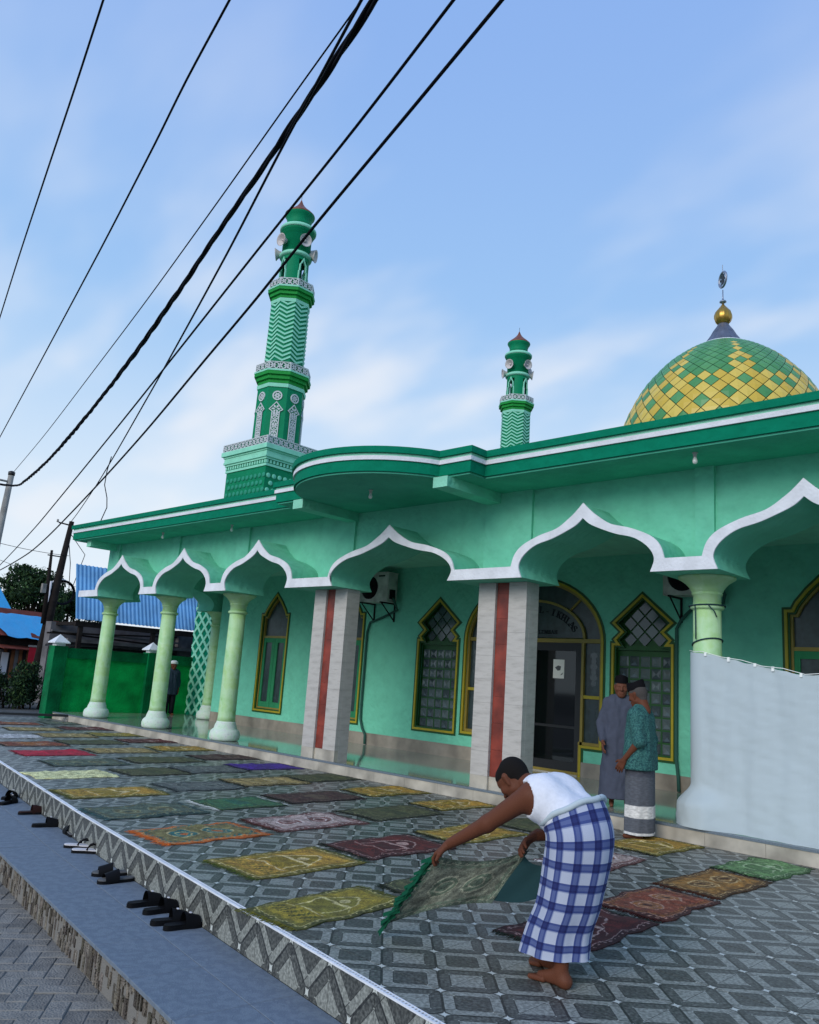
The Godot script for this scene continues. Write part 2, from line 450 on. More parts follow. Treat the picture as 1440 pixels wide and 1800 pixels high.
func make_terrace():
	for i in 4:
		uvmat("tile%d" % i, tile_tex(60 + i * 3), 0.42)
	var root: Node3D = stru(base("terrace", Vector3.ZERO))
	var xl := -19.6; var xr := 1.4
	var poly := PackedVector2Array([Vector2(xr, ZE), Vector2(xr, edge_z(xr)), Vector2(-7.58, edge_z(-7.58)), Vector2(xl, edge_z(xl)), Vector2(xl, ZE)])
	# concrete bed under the tiles
	var bed := MB.new()
	var P2 := PackedVector2Array()
	for p in poly: P2.append(Vector2(p.x, -p.y - 0.0))
	bed.xf = Transform3D(Basis(Vector3(1, 0, 0), Vector3(0, 0, -1), Vector3(0, 1, 0)), Vector3.ZERO)
	bed.prism(P2, -0.44, -0.0035)
	put("bed", bed, M.grout, root)
	var full := MB.new()
	var hh := 0.1988
	full.quad(V(-hh, 0, hh), V(hh, 0, hh), V(hh, 0, -hh), V(-hh, 0, -hh), Vector2(0, 1), Vector2(1, 1), Vector2(1, 0), Vector2(0, 0))
	for k in 4:
		var bq := Basis(Vector3.UP, k * PI / 2)
		full.quad(bq * V(-hh, -0.003, hh), bq * V(hh, -0.003, hh), bq * V(hh, 0, hh), bq * V(-hh, 0, hh), Vector2(0, 1), Vector2(1, 1), Vector2(1, .99), Vector2(0, .99))
	var full_mesh := full.done()
	var all := []
	var ox := -2.344; var oz := -4.053
	for i in range(-46, 12):
		for j in range(-14, 6):
			var x0 := ox + i * 0.4; var z0 := oz + j * 0.4
			var sq := PackedVector2Array([Vector2(x0 + .0012, z0 + .0012), Vector2(x0 + .3988, z0 + .0012), Vector2(x0 + .3988, z0 + .3988), Vector2(x0 + .0012, z0 + .3988)])
			var cut := Geometry2D.intersect_polygons(sq, poly)
			if cut.is_empty(): continue
			var c := V(x0 + 0.2, 0, z0 + 0.2)
			var vis := in_view(c)
			all.append({"c": c, "p": cut[0], "d": c.length() + (0.0 if vis else 100.0), "i": i, "j": j, "x": x0, "z": z0})
	all.sort_custom(func(a, b): return a.d < b.d)
	var rest := []
	for k in 4: rest.append(MB.new())
	for n in all.size():
		var t = all[n]
		var m := posmod(t.i * 7 + t.j * 13 + (t.i * t.j) % 5, 4)
		var whole := absf(poly_area(t.p) - 0.3976 * 0.3976) < 0.0005
		if n < 300:
			if whole:
				var o := put("tile", full_mesh, M["tile%d" % m], root)
				o.position = t.c + V(0, sin(t.i * 12.9 + t.j * 78.2) * 0.0006, 0)
			else:
				var mb := MB.new()
				tile_cut(mb, t)
				put("tile", mb, M["tile%d" % m], root)
		else:
			tile_cut(rest[m], t)
	for k in 4:
		stuff(put("far_tiles", rest[k], M["tile%d" % k], root))
	# tiled riser and white ribbed trim along the front edge
	for seg in [[xr, -7.58], [-7.58, xl]]:
		var a := V(seg[0], 0, edge_z(seg[0])); var b := V(seg[1], 0, edge_z(seg[1]))
		var d := (b - a).normalized(); var L := (b - a).length()
		var bs := Basis(d, Vector3.UP, d.cross(Vector3.UP))
		var s := 0.0
		var k := 0
		while s < L:
			var w := minf(0.4, L - s)
			var mb := MB.new()
			mb.xf = Transform3D(bs, a + d * s)
			var z := -0.006
			mb.quad(V(0.0012, -0.236, z), V(0.0012, -0.007, z), V(w - .0012, -0.007, z), V(w - .0012, -0.236, z), Vector2(1, 0.575), Vector2(1, 0.0), Vector2(1 - w / .4, 0.0), Vector2(1 - w / .4, 0.575))
			mb.quad(V(0.0012, -0.236, 0), V(0.0012, -0.236, z), V(w - .0012, -0.236, z), V(w - .0012, -0.236, 0))
			mb.quad(V(0.0012, -0.007, z), V(0.0012, -0.007, 0.004), V(w - .0012, -0.007, 0.004), V(w - .0012, -0.007, z))
			if s + w > 0.0: put("riser_tile", mb, M["tile%d" % (k % 4)], root)
			k += 1
			s += 0.4
		var tr := MB.new()
		tr.xf = Transform3D(bs, a)
		tr.box(V(0, -0.006, -0.012), V(L, 0.003, -0.007)); tr.box(V(0, -0.003, -0.007), V(L, 0.0035, -0.001)); tr.box(V(0, -0.003, 0.018), V(L, 0.0035, 0.023))
		put("edge_trim", tr, M.white, root)
		if seg[0] > 0:
			var rb := MB.new()
			rb.xf = Transform3D(bs, a)
			var q := 2.0
			while q < L:
				rb.box(V(q, -0.002, -0.001), V(q + 0.011, 0.003, 0.018))
				q += 0.024
			stuff(put("trim_ribs", rb, M.white, root))
		else:
			var rb := MB.new()
			rb.xf = Transform3D(bs, a)
			rb.box(V(0, -0.002, -0.001), V(L, 0.003, 0.018))
			put("trim_ribs", rb, M.white, root)

func poly_area(p: PackedVector2Array) -> float:
	var s := 0.0
	for i in p.size(): s += p[i].cross(p[(i + 1) % p.size()])
	return absf(s) / 2

func tile_cut(mb: MB, t):
	var p: PackedVector2Array = t.p
	if Geometry2D.is_polygon_clockwise(p): pass
	else: p.reverse()
	var c := Vector2.ZERO
	for q in p: c += q
	c /= p.size()
	for i in p.size():
		var a := p[i]; var b := p[(i + 1) % p.size()]
		var f := func(q): return Vector2((q.x - t.x) / 0.4, (q.y - t.z) / 0.4)
		mb.tri(V(c.x, 0, c.y), V(a.x, 0, a.y), V(b.x, 0, b.y), f.call(c), f.call(a), f.call(b))
		mb.quad(V(b.x, -.003, b.y), V(a.x, -.003, a.y), V(a.x, 0, a.y), V(b.x, 0, b.y), f.call(b), f.call(a), f.call(a), f.call(b))

func make_walk_and_street():
	var g := MB.new()
	g.quad(V(-400, -0.50, 400), V(400, -0.50, 400), V(400, -0.50, -400), V(-400, -0.50, -400))
	stru(put("ground", g, M.ground))
	# yard beyond the terrace
	var yd := MB.new()
	yd.quad(V(-120, -0.03, 3.0), V(-19.62, -0.03, 3.0), V(-19.62, -0.03, -90), V(-120, -0.03, -90))
	yd.quad(V(-19.62, -0.5, 3.0), V(-19.62, -0.5, -90), V(-19.62, -0.03, -90), V(-19.62, -0.03, 3.0))
	stru(put("yard", yd, M.asphalt))
	# walkway
	var wk: Node3D = stru(base("walkway", Vector3.ZERO))
	var W := 0.715
	for seg in [[1.4, -7.58], [-7.58, -19.6]]:
		var a := V(seg[0], 0, edge_z(seg[0])); var b := V(seg[1], 0, edge_z(seg[1]))
		var d := (b - a).normalized(); var L := (b - a).length()
		var side := -d.cross(Vector3.UP)     # towards the street
		if side.z < 0: side = -side
		var bs := Basis(d, Vector3.UP, d.cross(Vector3.UP))
		var sg := signf(bs.z.dot(side))
		var bed := MB.new()
		bed.xf = Transform3D(bs, a)
		bed.box(V(0, -0.5, minf(sg * 0.0, sg * (W - 0.02))), V(L, -0.2435, maxf(0.0, sg * (W - 0.02))))
		put("bed", bed, M.street_joint, wk)
		for row in [[0.004, 0.295], [0.300, 0.712]]:
			var s := -0.33
			while s < L:
				var s0 := maxf(s + 0.0025, 0.0); var s1 := minf(s + 0.5975, L)
				if s1 - s0 > 0.02:
					var mb := MB.new()
					mb.xf = Transform3D(bs, a)
					mb.cham(V(s0, -0.262, minf(sg * row[0], sg * row[1])), V(s1, -0.24, maxf(sg * row[0], sg * row[1])), 0.002)
					put("paving_tile", mb, M.walk_tile, wk)
				s += 0.6
		# split stone cladding on the street face
		var cl := MB.new()
		cl.xf = Transform3D(bs, a)
		var q := 0.0
		while q < L:
			var w := rng.randf_range(0.018, 0.042)
			if q > 1.0 or seg[0] < 0:
				var y := -0.447
				while y < -0.268:
					var h2 := rng.randf_range(0.045, 0.11)
					var y1 := minf(y + h2, -0.264)
					var dp := rng.randf_range(-0.008, 0.018)
					var t := rng.randf_range(0.55, 1.25)
					if rng.randf() < 0.3: t *= 0.5
					cl.st.set_color(Color(t, t * rng.randf_range(0.94, 1.0), t * rng.randf_range(0.86, 0.98)))
					var za := sg * (W - 0.05); var zb := sg * (W - 0.024 + dp)
					cl.box(V(q, y, minf(za, zb)), V(q + w - 0.003, y1 - 0.003, maxf(za, zb)))
					y = y1
					if y1 > -0.28: break
			q += w
		stuff(put("stone_cladding", cl, M.cladding, wk))
	# street of interlocking pavers
	var st: Node3D = stru(base("street", Vector3.ZERO))
	var sb := MB.new()
	sb.quad(V(-60, -0.456, 30), V(40, -0.456, 30), V(40, -0.456, edge_z(40) + 0.65), V(-60, -0.456, edge_z(-60) + 0.65))
	put("bed", sb, M.street_joint, st)
	var ang := deg_to_rad(45.0 + 9.0)
	var bz := Basis(Vector3.UP, ang)
	var pw := 0.118; var list := []
	var H := MB.new(); H.cham(V(-pw + .003, -0.05, -pw / 2 + .003), V(pw - .003, 0, pw / 2 - .003), 0.005)
	var hm := H.done()
	for i in range(-60, 61):
		for j in range(-60, 61):
			var m := posmod(i - j, 4)
			var c: Vector3; var turn := 0.0
			if m == 0: c = V((i + 1.0) * pw, 0, (j + 0.5) * pw)
			elif m == 3:
				c = V((i + 0.5) * pw, 0, (j + 1.0) * pw); turn = PI / 2
			else: continue
			c = bz * c + V(-5.6, -0.449, -1.6)
			if c.z < edge_z(c.x) + W - 0.05: continue
			list.append([c.distance_to(V(-5.3, 0, -2.5)), c, turn])
	list.sort_custom(func(a, b): return a[0] < b[0])
	var far := MB.new()
	for n in list.size():
		var c: Vector3 = list[n][1]
		c.y += rng.randf_range(-0.003, 0.003)
		var bb := Basis(Vector3.UP, ang + list[n][2]) * Basis(Vector3.RIGHT, rng.randf_range(-.02, .02)) * Basis(Vector3.BACK, rng.randf_range(-.02, .02))
		if n < 300:
			var o := put("paver", hm, M["paver%d" % rng.randi_range(0, 2)], st)
			o.transform = Transform3D(bb, c)
		elif list[n][0] < 5.0:
			far.xf = Transform3D(bb, c)
			far.cham(V(-pw + .003, -0.05, -pw / 2 + .003), V(pw - .003, 0, pw / 2 - .003), 0.005)
	stuff(put("far_pavers", far, M.paver1, st))

func make_porch():
	var root: Node3D = stru(base("porch", Vector3.ZERO))
	var f := MB.new()
	f.box(V(-19.33, -0.03, -13.2), V(1.4, HP, ZE - 0.02))
	put("floor", f, M.porch_floor, root)
	var x := -19.33
	while x < 1.35:
		var r := MB.new()
		r.box(V(x + 0.0015, 0.0, ZE - 0.02), V(minf(x + 0.5985, 1.4), HP - 0.022, ZE - 0.004))
		put("riser_tile", r, M.cream_tile, root)
		x += 0.6
	var n := MB.new()
	n.box(V(-19.34, HP - 0.022, ZE - 0.06), V(1.4, HP + 0.003, ZE + 0.004))
	put("nosing", n, M.nosing, root)

# ------------------------------------------------------------------ mosque
func spline(pts: Array, per := 5) -> PackedVector2Array:
	var o := PackedVector2Array()
	for i in pts.size() - 1:
		var a: Vector2 = pts[maxi(i - 1, 0)]; var b: Vector2 = pts[i]; var c: Vector2 = pts[i + 1]; var d: Vector2 = pts[mini(i + 2, pts.size() - 1)]
		for k in per:
			o.append(b.cubic_interpolate(c, a, d, float(k) / per))
	o.append(pts[-1])
	return o
func arch_paths(xc: float, half: float, left: float, right: float) -> Array:
	var inn := spline([Vector2(0, .670), Vector2(.09, .594), Vector2(.23, .527), Vector2(.43, .451), Vector2(.655, .390), Vector2(.826, .276), Vector2(.90, .143), Vector2(.855, 0)])
	var out := spline([Vector2(0, .844), Vector2(.085, .76), Vector2(.175, .684), Vector2(.36, .565), Vector2(.617, .494), Vector2(.855, .39), Vector2(.97, .276), Vector2(1.02, .133)])
	var k := half / 0.855
	var I := PackedVector2Array(); var O := PackedVector2Array()
	I.append(Vector2(left, YT)); O.append(Vector2(left, YT + .133))
	for i in range(inn.size() - 1, -1, -1):
		I.append(Vector2(xc - inn[i].x * k, YT + inn[i].y)); O.append(Vector2(xc - out[i].x * k - out[i].x * (1 - k) * 0.3, YT + out[i].y))
	for i in range(1, inn.size()):
		I.append(Vector2(xc + inn[i].x * k, YT + inn[i].y)); O.append(Vector2(xc + out[i].x * k + out[i].x * (1 - k) * 0.3, YT + out[i].y))
	I.append(Vector2(right, YT)); O.append(Vector2(right, YT + .133))
	return [I, O]
func offset_closed(p: PackedVector2Array, d: float) -> PackedVector2Array:
	# same number of points, moved outwards by d (p runs anticlockwise)
	var o := PackedVector2Array()
	for i in p.size():
		var a := p[(i - 1 + p.size()) % p.size()]; var b := p[i]; var c := p[(i + 1) % p.size()]
		var e := (b - a).normalized(); var f := (c - b).normalized()
		var n1 := Vector2(e.y, -e.x); var n2 := Vector2(f.y, -f.x)
		var m := (n1 + n2).normalized()
		o.append(b + m * d / maxf(0.35, m.dot(n1)))
	return o
func ccw(p: PackedVector2Array) -> PackedVector2Array:
	if Geometry2D.is_polygon_clockwise(p): p.reverse()
	return p
func frame_band(p: PackedVector2Array, d0: float, d1: float, z0: float, z1: float) -> MB:
	var a := offset_closed(p, d0); var b := offset_closed(p, d1)
	a.append(a[0]); b.append(b[0])
	var mb := MB.new()
	for i in a.size() - 1:
		mb.quad(V(a[i].x, a[i].y, z1), V(b[i].x, b[i].y, z1), V(b[i + 1].x, b[i + 1].y, z1), V(a[i + 1].x, a[i + 1].y, z1))
		mb.quad(V(a[i + 1].x, a[i + 1].y, z0), V(b[i + 1].x, b[i + 1].y, z0), V(b[i].x, b[i].y, z0), V(a[i].x, a[i].y, z0))
		mb.quad(V(b[i].x, b[i].y, z1), V(b[i].x, b[i].y, z0), V(b[i + 1].x, b[i + 1].y, z0), V(b[i + 1].x, b[i + 1].y, z1))
		mb.quad(V(a[i + 1].x, a[i + 1].y, z1), V(a[i + 1].x, a[i + 1].y, z0), V(a[i].x, a[i].y, z0), V(a[i].x, a[i].y, z1))
	return mb
func sym(right: Array, xc: float) -> PackedVector2Array:
	# right side from bottom to top, mirrored to a closed outline
	var p := PackedVector2Array()
	for q in right: p.append(Vector2(xc + q.x, q.y))
	for i in range(right.size() - 1, -1, -1):
		if absf(right[i].x) > 0.001: p.append(Vector2(xc - right[i].x, right[i].y))
	return ccw(p)
func shutter_outline(xc: float) -> PackedVector2Array:
	return sym([Vector2(.47, .56), Vector2(.47, 2.655), Vector2(.385, 2.655), Vector2(.33, 2.76), Vector2(.19, 2.93), Vector2(0, 3.11)], xc)
func block_outline(xc: float) -> PackedVector2Array:
	return sym([Vector2(.47, .59), Vector2(.47, 2.165), Vector2(.36, 2.165), Vector2(.43, 2.25), Vector2(.30, 2.37), Vector2(.455, 2.505), Vector2(0, 2.90)], xc)
func door_outline(xc: float) -> PackedVector2Array:
	var r := [Vector2(1.0, HP + 0.005), Vector2(1.0, .62), Vector2(1.36, .62), Vector2(1.36, 2.2)]
	for i in range(1, 15):
		var t := PI / 2 * i / 14.0
		r.append(Vector2(cos(t) * 1.36, 2.2 + sin(t) * 1.02))
	return sym(r, xc)

func make_mosque():
	var T := base("mosque", V(0, 0, 0))
	tag(T, "green mosque with pointed white-edged arches and a curved porch roof", "mosque")
	var arches := [[-16.27, .9, -18.1, -15.05], [-13.82, .855, -15.05, -12.64], [-11.43, .85, -12.64, -9.9], [-8.256, 1.164, -9.9, -6.49], [-5.035, .855, -6.49, -3.81], [-2.581, .855, -3.81, -1.36], [-0.12, .855, -1.36, 1.4]]
	var upper := MB.new()
	for a in arches:
		var pq := arch_paths(a[0], a[1], a[2], a[3])
		var h := MB.new()
		h.band(pq[0], pq[1], ZB, ZT)
		var hood := put("arch_hood", h, M.mint, T)
		var t := MB.new()
		t.band(offset_y(pq[0], -0.004), offset_y(pq[1], 0.004), ZT + 0.001, ZT + 0.02)
		put("white_trim", t, M.white, hood)
		var w: PackedVector2Array = pq[1].duplicate()
		w.append(Vector2(a[3], YS)); w.append(Vector2(a[2], YS))
		upper.prism(w, ZB + 0.001, ZU)
	put("upper_wall", upper, M.mint, T)
	# side arcade running back from the corner column
	var sx := Transform3D(Basis(V(0, 0, 1), V(0, 1, 0), V(-1, 0, 0)), Vector3.ZERO)
	var sp := arch_paths(-10.2, 0.95, -11.75, -8.94)
	var sh := MB.new(); sh.xf = sx
	sh.band(sp[0], sp[1], 17.42, 18.1)
	var shood := put("arch_hood", sh, M.mint, T)
	var stt := MB.new(); stt.xf = sx
	stt.band(sp[0], sp[1], 18.101, 18.12)
	put("white_trim", stt, M.white, shood)
	var su := MB.new(); su.xf = sx
	var sw: PackedVector2Array = sp[1].duplicate()
	sw.append(Vector2(-8.94, YS)); sw.append(Vector2(-11.75, YS))
	su.prism(sw, 17.421, 17.8)
	put("side_wall", su, M.mint, T)
	var pw := 0
	for p in [[-3.92, -3.70], [-6.93, -6.15], [-10.41, -9.6], [-12.88, -12.5], [-15.22, -14.94], [-17.82, -17.52], [-1.48, -1.25]]:
		var m := MB.new()
		m.box(V(p[0], YT + .134, ZU), V(p[1], YS, ZU + 0.045))
		put("pilaster", m, M.mint, T)
	# ---- roof in layers that follow one outline
	var plan := PackedVector2Array([Vector2(-18.29, 27.5), Vector2(-18.29, 7.842), Vector2(-10.33, 7.842), Vector2(-10.33, 7.546), Vector2(-9.64, 7.546)])
	var cx := -8.25; var cz := 8.27; var R := 1.577
	for i in range(1, 24):
		var t0 := asin((cz - 7.546) / R)
		var t := PI - t0 - (PI - 2 * t0) * i / 24.0
		plan.append(Vector2(cx + cos(t) * R, cz - sin(t) * R))
	plan.append_array(PackedVector2Array([Vector2(-6.86, 7.546), Vector2(-6.34, 7.546), Vector2(-6.34, 7.842), Vector2(1.6, 7.842), Vector2(1.6, 27.5)]))
	plan = ccw(plan)
	var lie := Transform3D(Basis(V(1, 0, 0), V(0, 0, -1), V(0, 1, 0)), Vector3.ZERO)
	var roof := base("roof", Vector3.ZERO, 0, T)
	for L in [["fascia", 0.0, YS + 0.004, 4.184, "dark_green"], ["white_moulding", 0.022, 4.1845, 4.240, "white"], ["pale_moulding", 0.006, 4.2405, 4.278, "mint_pale"], ["coping", 0.045, 4.2785, 4.362, "dark_green"]]:
		var mb := MB.new()
		mb.xf = lie
		mb.prism(offset_closed(plan, L[1]), L[2], L[3])
		put(L[0], mb, M[L[4]], roof)
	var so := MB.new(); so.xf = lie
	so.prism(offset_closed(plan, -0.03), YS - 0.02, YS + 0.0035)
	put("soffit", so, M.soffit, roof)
	for b in [[-6.91, -6.67, -7.50], [-9.80, -9.57, -7.50], [-17.86, -17.66, -8.0]]:
		var mb := MB.new()
		mb.box(V(b[0], 3.875, ZU), V(b[1], YS - 0.021, b[2]))
		var o := put("bracket_beam", mb, M.mint, T)
		var e := MB.new()
		e.box(V(b[0] - .002, 3.873, b[2]), V(b[1] + .002, YS - 0.021, b[2] + 0.006))
		put("pale_end", e, M.mint_pale, o)
	for zz in [-9.6, -11.2]:
		var mb := MB.new()
		mb.box(V(-18.2, 3.89, zz - 0.1), V(-17.8, YS - 0.021, zz + 0.1))
		put("bracket_beam", mb, M.mint, T)
	# ---- columns
	var sites := [V(-17.67, HP, ZC), V(-15.1, HP, ZC), V(-12.68, HP, ZC), V(-3.81, HP, ZC), V(-17.62, HP, -11.5)]
	for s in sites: make_column(T, s)
	for x in [[-10.24, -9.46], [-6.84, -6.06]]: make_pier(T, x[0], x[1])
	# ---- inner wall with openings, skirting, ceiling, closed hall behind
	var DX := -8.0
	var openings := [shutter_outline(-15.0), shutter_outline(-12.55), block_outline(-10.04), door_outline(DX), block_outline(-5.96), shutter_outline(-3.40), shutter_outline(-1.2)]
	var centres := [-17.2, -15.0, -12.55, -10.04, DX, -5.96, -3.40, -1.2, 1.4]
	var wall := MB.new()
	for i in centres.size() - 1:
		var strip := PackedVector2Array([Vector2(centres[i], HP - 0.01), Vector2(centres[i + 1], HP - 0.01), Vector2(centres[i + 1], YS), Vector2(centres[i], YS)])
		var parts := [strip]
		for o in openings:
			var nxt := []
			for p in parts:
				for q in Geometry2D.clip_polygons(p, o):
					if not Geometry2D.is_polygon_clockwise(q): nxt.append(q)
			parts = nxt
		for p in parts: wall.prism(p, ZW - 0.22, ZW)
	put("wall", wall, M.mint, T)
	var ends := MB.new()
	ends.box(V(-17.2, 0, -27.0), V(-17.0, YS, ZW - 0.221)); ends.box(V(1.2, 0, -27.0), V(1.4, YS, ZW - 0.221)); ends.box(V(-17.2, 0, -27.2), V(1.4, YS, -27.001))
	put("outer_wall", ends, M.mint, T)
	var inside := MB.new()
	inside.box(V(-16.99, 0.0, -26.99), V(1.19, 0.12, ZW - 0.23)); inside.box(V(-16.99, 0.13, -15.4), V(1.19, 3.6, -15.3))
	put("hall_interior", inside, M.mint, T)
	for seg in [[-17.19, -9.0], [-7.0, 1.39]]:
		var sk := MB.new()
		sk.box(V(seg[0], HP, ZW + 0.0005), V(seg[1], HP + 0.22, ZW + 0.014))
		put("skirting", sk, M.skirting, T)
	var ce := MB.new()
	ce.box(V(-17.4, 3.56, ZW + 0.001), V(1.4, 3.62, ZB - 0.001))
	put("ceiling", ce, M.mint_pale, T)
	window_shutter(T, -15.0); window_shutter(T, -12.55); window_block(T, -10.04)
	window_block(T, -5.96); window_shutter(T, -3.40)
	make_entrance(T, DX)

func offset_y(p: PackedVector2Array, d: float) -> PackedVector2Array:
	var o := PackedVector2Array()
	for q in p: o.append(q + Vector2(0, d))
	return o

func make_column(T: Node, at: Vector3):
	var c := base("column", at, 0, T)
	var b := MB.new().smooth()
	b.lathe([Vector2(.215, 0), Vector2(.255, .015), Vector2(.27, .05), Vector2(.272, .11), Vector2(.255, .165), Vector2(.225, .195), Vector2(.205, .21), Vector2(.20, .235), Vector2(.19, .27), Vector2(.175, .30), Vector2(.165, .335)], 28)
	put("foot", b, M.column_foot, c)
	var s := MB.new().smooth()
	s.lathe([Vector2(.164, .335), Vector2(.156, .42), Vector2(.152, 1.3), Vector2(.146, 2.245)], 28)
	put("shaft", s, M.lime, c)
	var r := MB.new().smooth()
	r.lathe([Vector2(.146, 2.245), Vector2(.172, 2.255), Vector2(.18, 2.275), Vector2(.172, 2.295), Vector2(.15, 2.305)], 28)
	put("ring", r, M.lime, c)
	var k := MB.new().smooth()
	k.lathe([Vector2(.148, 2.305), Vector2(.146, 2.40), Vector2(.158, 2.405), Vector2(.163, 2.425), Vector2(.156, 2.44), Vector2(.168, 2.445), Vector2(.172, 2.46), Vector2(.19, 2.49), Vector2(.225, 2.53), Vector2(.27, 2.562), Vector2(.30, 2.58), Vector2(.305, 2.606)], 28)
	put("capital", k, M.lime, c)

func make_pier(T: Node, x0: float, x1: float):
	var p := base("pier", V(x0, HP, 0), 0, T)
	var w := x1 - x0
	var zf := -8.455; var zb := -8.72
	var h := YT - HP
	var core := MB.new()
	core.box(V(0.012, 0, zb), V(w - 0.012, h - 0.001, zf - 0.075))
	put("core", core, M.travertine, p)
	var sw := w * 0.36
	for s in [[0.0, sw], [w - sw, w]]:
		var y := 0.0
		var k := 0
		while y < h - 0.01:
			var y1 := minf(y + (0.16 if k == 0 else 0.30), h)
			var m := MB.new()
			m.box(V(s[0] + .001, y + .0008, zf - 0.075), V(s[1] - .001, y1 - .0008, zf - rng.randf_range(0, .0012)))
			put("facing_tile", m, M.cream_tile if k == 0 else M.travertine, p)
			y = y1
			k += 1
	for sd in [[0.0, 0.012], [w - 0.012, w]]:
		var y := 0.0
		var k := 0
		while y < h - 0.01:
			var y1 := minf(y + (0.16 if k == 0 else 0.30), h)
			var m := MB.new()
			m.box(V(sd[0], y + .0008, zb), V(sd[1], y1 - .0008, zf - 0.0755))
			put("side_tile", m, M.travertine, p)
			y = y1
			k += 1
	var y := 0.16
	var b0 := MB.new()
	b0.box(V(sw + .001, 0, zf - 0.075), V(w - sw - .001, 0.159, zf - 0.036))
	put("base_tile", b0, M.cream_tile, p)
	while y < h - 0.01:
		var y1 := minf(y + 0.33, h)
		var m := MB.new()
		m.box(V(sw + .008, y + .0012, zf - 0.075), V(w - sw - .008, y1 - .0012, zf - 0.035))
		put("red_tile", m, M.terracotta, p)
		y = y1

func window_frame(W: Node, o: PackedVector2Array):
	put("yellow_frame", frame_band(o, -0.004, 0.032, ZW - 0.02, ZW + 0.022), M.yellow, W)
	put("green_frame", frame_band(o, 0.0325, 0.064, ZW - 0.01, ZW + 0.012), M.frame_green, W)
	put("inner_frame", frame_band(o, -0.03, -0.0045, ZW - 0.06, ZW - 0.004), M.frame_green, W)

func window_shutter(T: Node, xc: float):
	var W := base("window", Vector3.ZERO, 0, T)
	var o := shutter_outline(xc)
	window_frame(W, o)
	put("wood_frame", frame_band(o, -0.062, -0.0305, ZW - 0.09, ZW - 0.03), M.olive_wood, W)
	var g := MB.new()
	var top := PackedVector2Array()
	for q in Geometry2D.intersect_polygons(o, PackedVector2Array([Vector2(xc - 1, 2.19), Vector2(xc + 1, 2.19), Vector2(xc + 1, 4), Vector2(xc - 1, 4)])): top = q
	g.prism(top, ZW - 0.085, ZW - 0.078)
	put("arched_pane", g, M.etched, W)
	var bar := MB.new()
	bar.box(V(xc - .44, 2.15, ZW - 0.09), V(xc + .44, 2.20, ZW - 0.035))
	put("crossbar", bar, M.olive_wood, W)
	for s in [-1, 1]:
		var lf := MB.new()
		var a: float = xc + (0.004 if s > 0 else -0.435); var b: float = xc + (0.435 if s > 0 else -0.004)
		var y0 := 0.60; var y1 := 2.149
		lf.box(V(a, y0, ZW - .085), V(a + .10, y1, ZW - .045)); lf.box(V(b - .10, y0, ZW - .085), V(b, y1, ZW - .045))
		lf.box(V(a + .10, y0, ZW - .085), V(b - .10, y0 + .14, ZW - .045)); lf.box(V(a + .10, y1 - .10, ZW - .085), V(b - .10, y1, ZW - .045))
		put("shutter", lf, M.shutter_green, W)
		var pn := MB.new()
		pn.box(V(a + .10, y0 + .14, ZW - .075), V(b - .10, y1 - .10, ZW - .068))
		put("pane", pn, M.etched, W)

func window_block(T: Node, xc: float):
	var W := base("window", Vector3.ZERO, 0, T)
	var o := block_outline(xc)
	window_frame(W, o)
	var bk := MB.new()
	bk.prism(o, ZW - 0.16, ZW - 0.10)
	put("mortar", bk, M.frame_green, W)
	# eight rows of five glass bricks
	var w := 0.176; var h := 0.178
	var br := MB.new().smooth(false)
	for q in [[0.0, 0.0]]:
		var hw := w / 2 - 0.012; var hh := h / 2 - 0.012
		br.box(V(-hw, -hh, -0.02), V(hw, hh, 0.0))
		# moulded rim and dished face
		var a := [V(-hw, -hh, 0), V(hw, -hh, 0), V(hw, hh, 0), V(-hw, hh, 0)]
		var b := [V(-hw * .72, -hh * .72, 0.014), V(hw * .72, -hh * .72, 0.014), V(hw * .72, hh * .72, 0.014), V(-hw * .72, hh * .72, 0.014)]
		for i in 4: br.quad(a[i], a[(i + 1) % 4], b[(i + 1) % 4], b[i])
		for i in 4: br.tri(b[i], b[(i + 1) % 4], V(0, 0, 0.002))
	var bm := br.done()
	for r in 8:
		for c in 5:
			var e := put("glass_brick", bm, M.glass_block if (r + c * 2) % 3 else M.glass_block_b, W)
			e.position = V(xc + (c - 2) * w, 0.69 + r * h, ZW - 0.10)
			e.rotation = V(rng.randf_range(-.03, .03), rng.randf_range(-.03, .03), 0)
	# lattice of square panes turned on their points
	var d := 0.168
	for i in range(-4, 5):
		for j in range(-4, 5):
			var c := Vector2(xc + (i - j) * d * 0.7071, 2.50 + (i + j) * d * 0.7071)
			var q := PackedVector2Array([c + Vector2(0, -1) * d * 0.60, c + Vector2(1, 0) * d * 0.60, c + Vector2(0, 1) * d * 0.60, c + Vector2(-1, 0) * d * 0.60])
			for cut in Geometry2D.intersect_polygons(q, offset_closed(o, -0.04)):
				if poly_area(cut) < 0.003: continue
				var cc := Vector2.ZERO
				for z in cut: cc += z
				if cc.y / cut.size() < 2.2: continue
				var pm := MB.new()
				pm.prism(cut, ZW - 0.1, ZW - 0.075 - rng.randf_range(0, .006))
				put("diamond_pane", pm, M.glass_block if (i + j) % 2 else M.glass_block_b, W)
	var sill := MB.new()
	sill.box(V(xc - .46, 2.10, ZW - 0.1), V(xc + .46, 2.168, ZW - 0.05))
	put("crossbar", sill, M.frame_green, W)

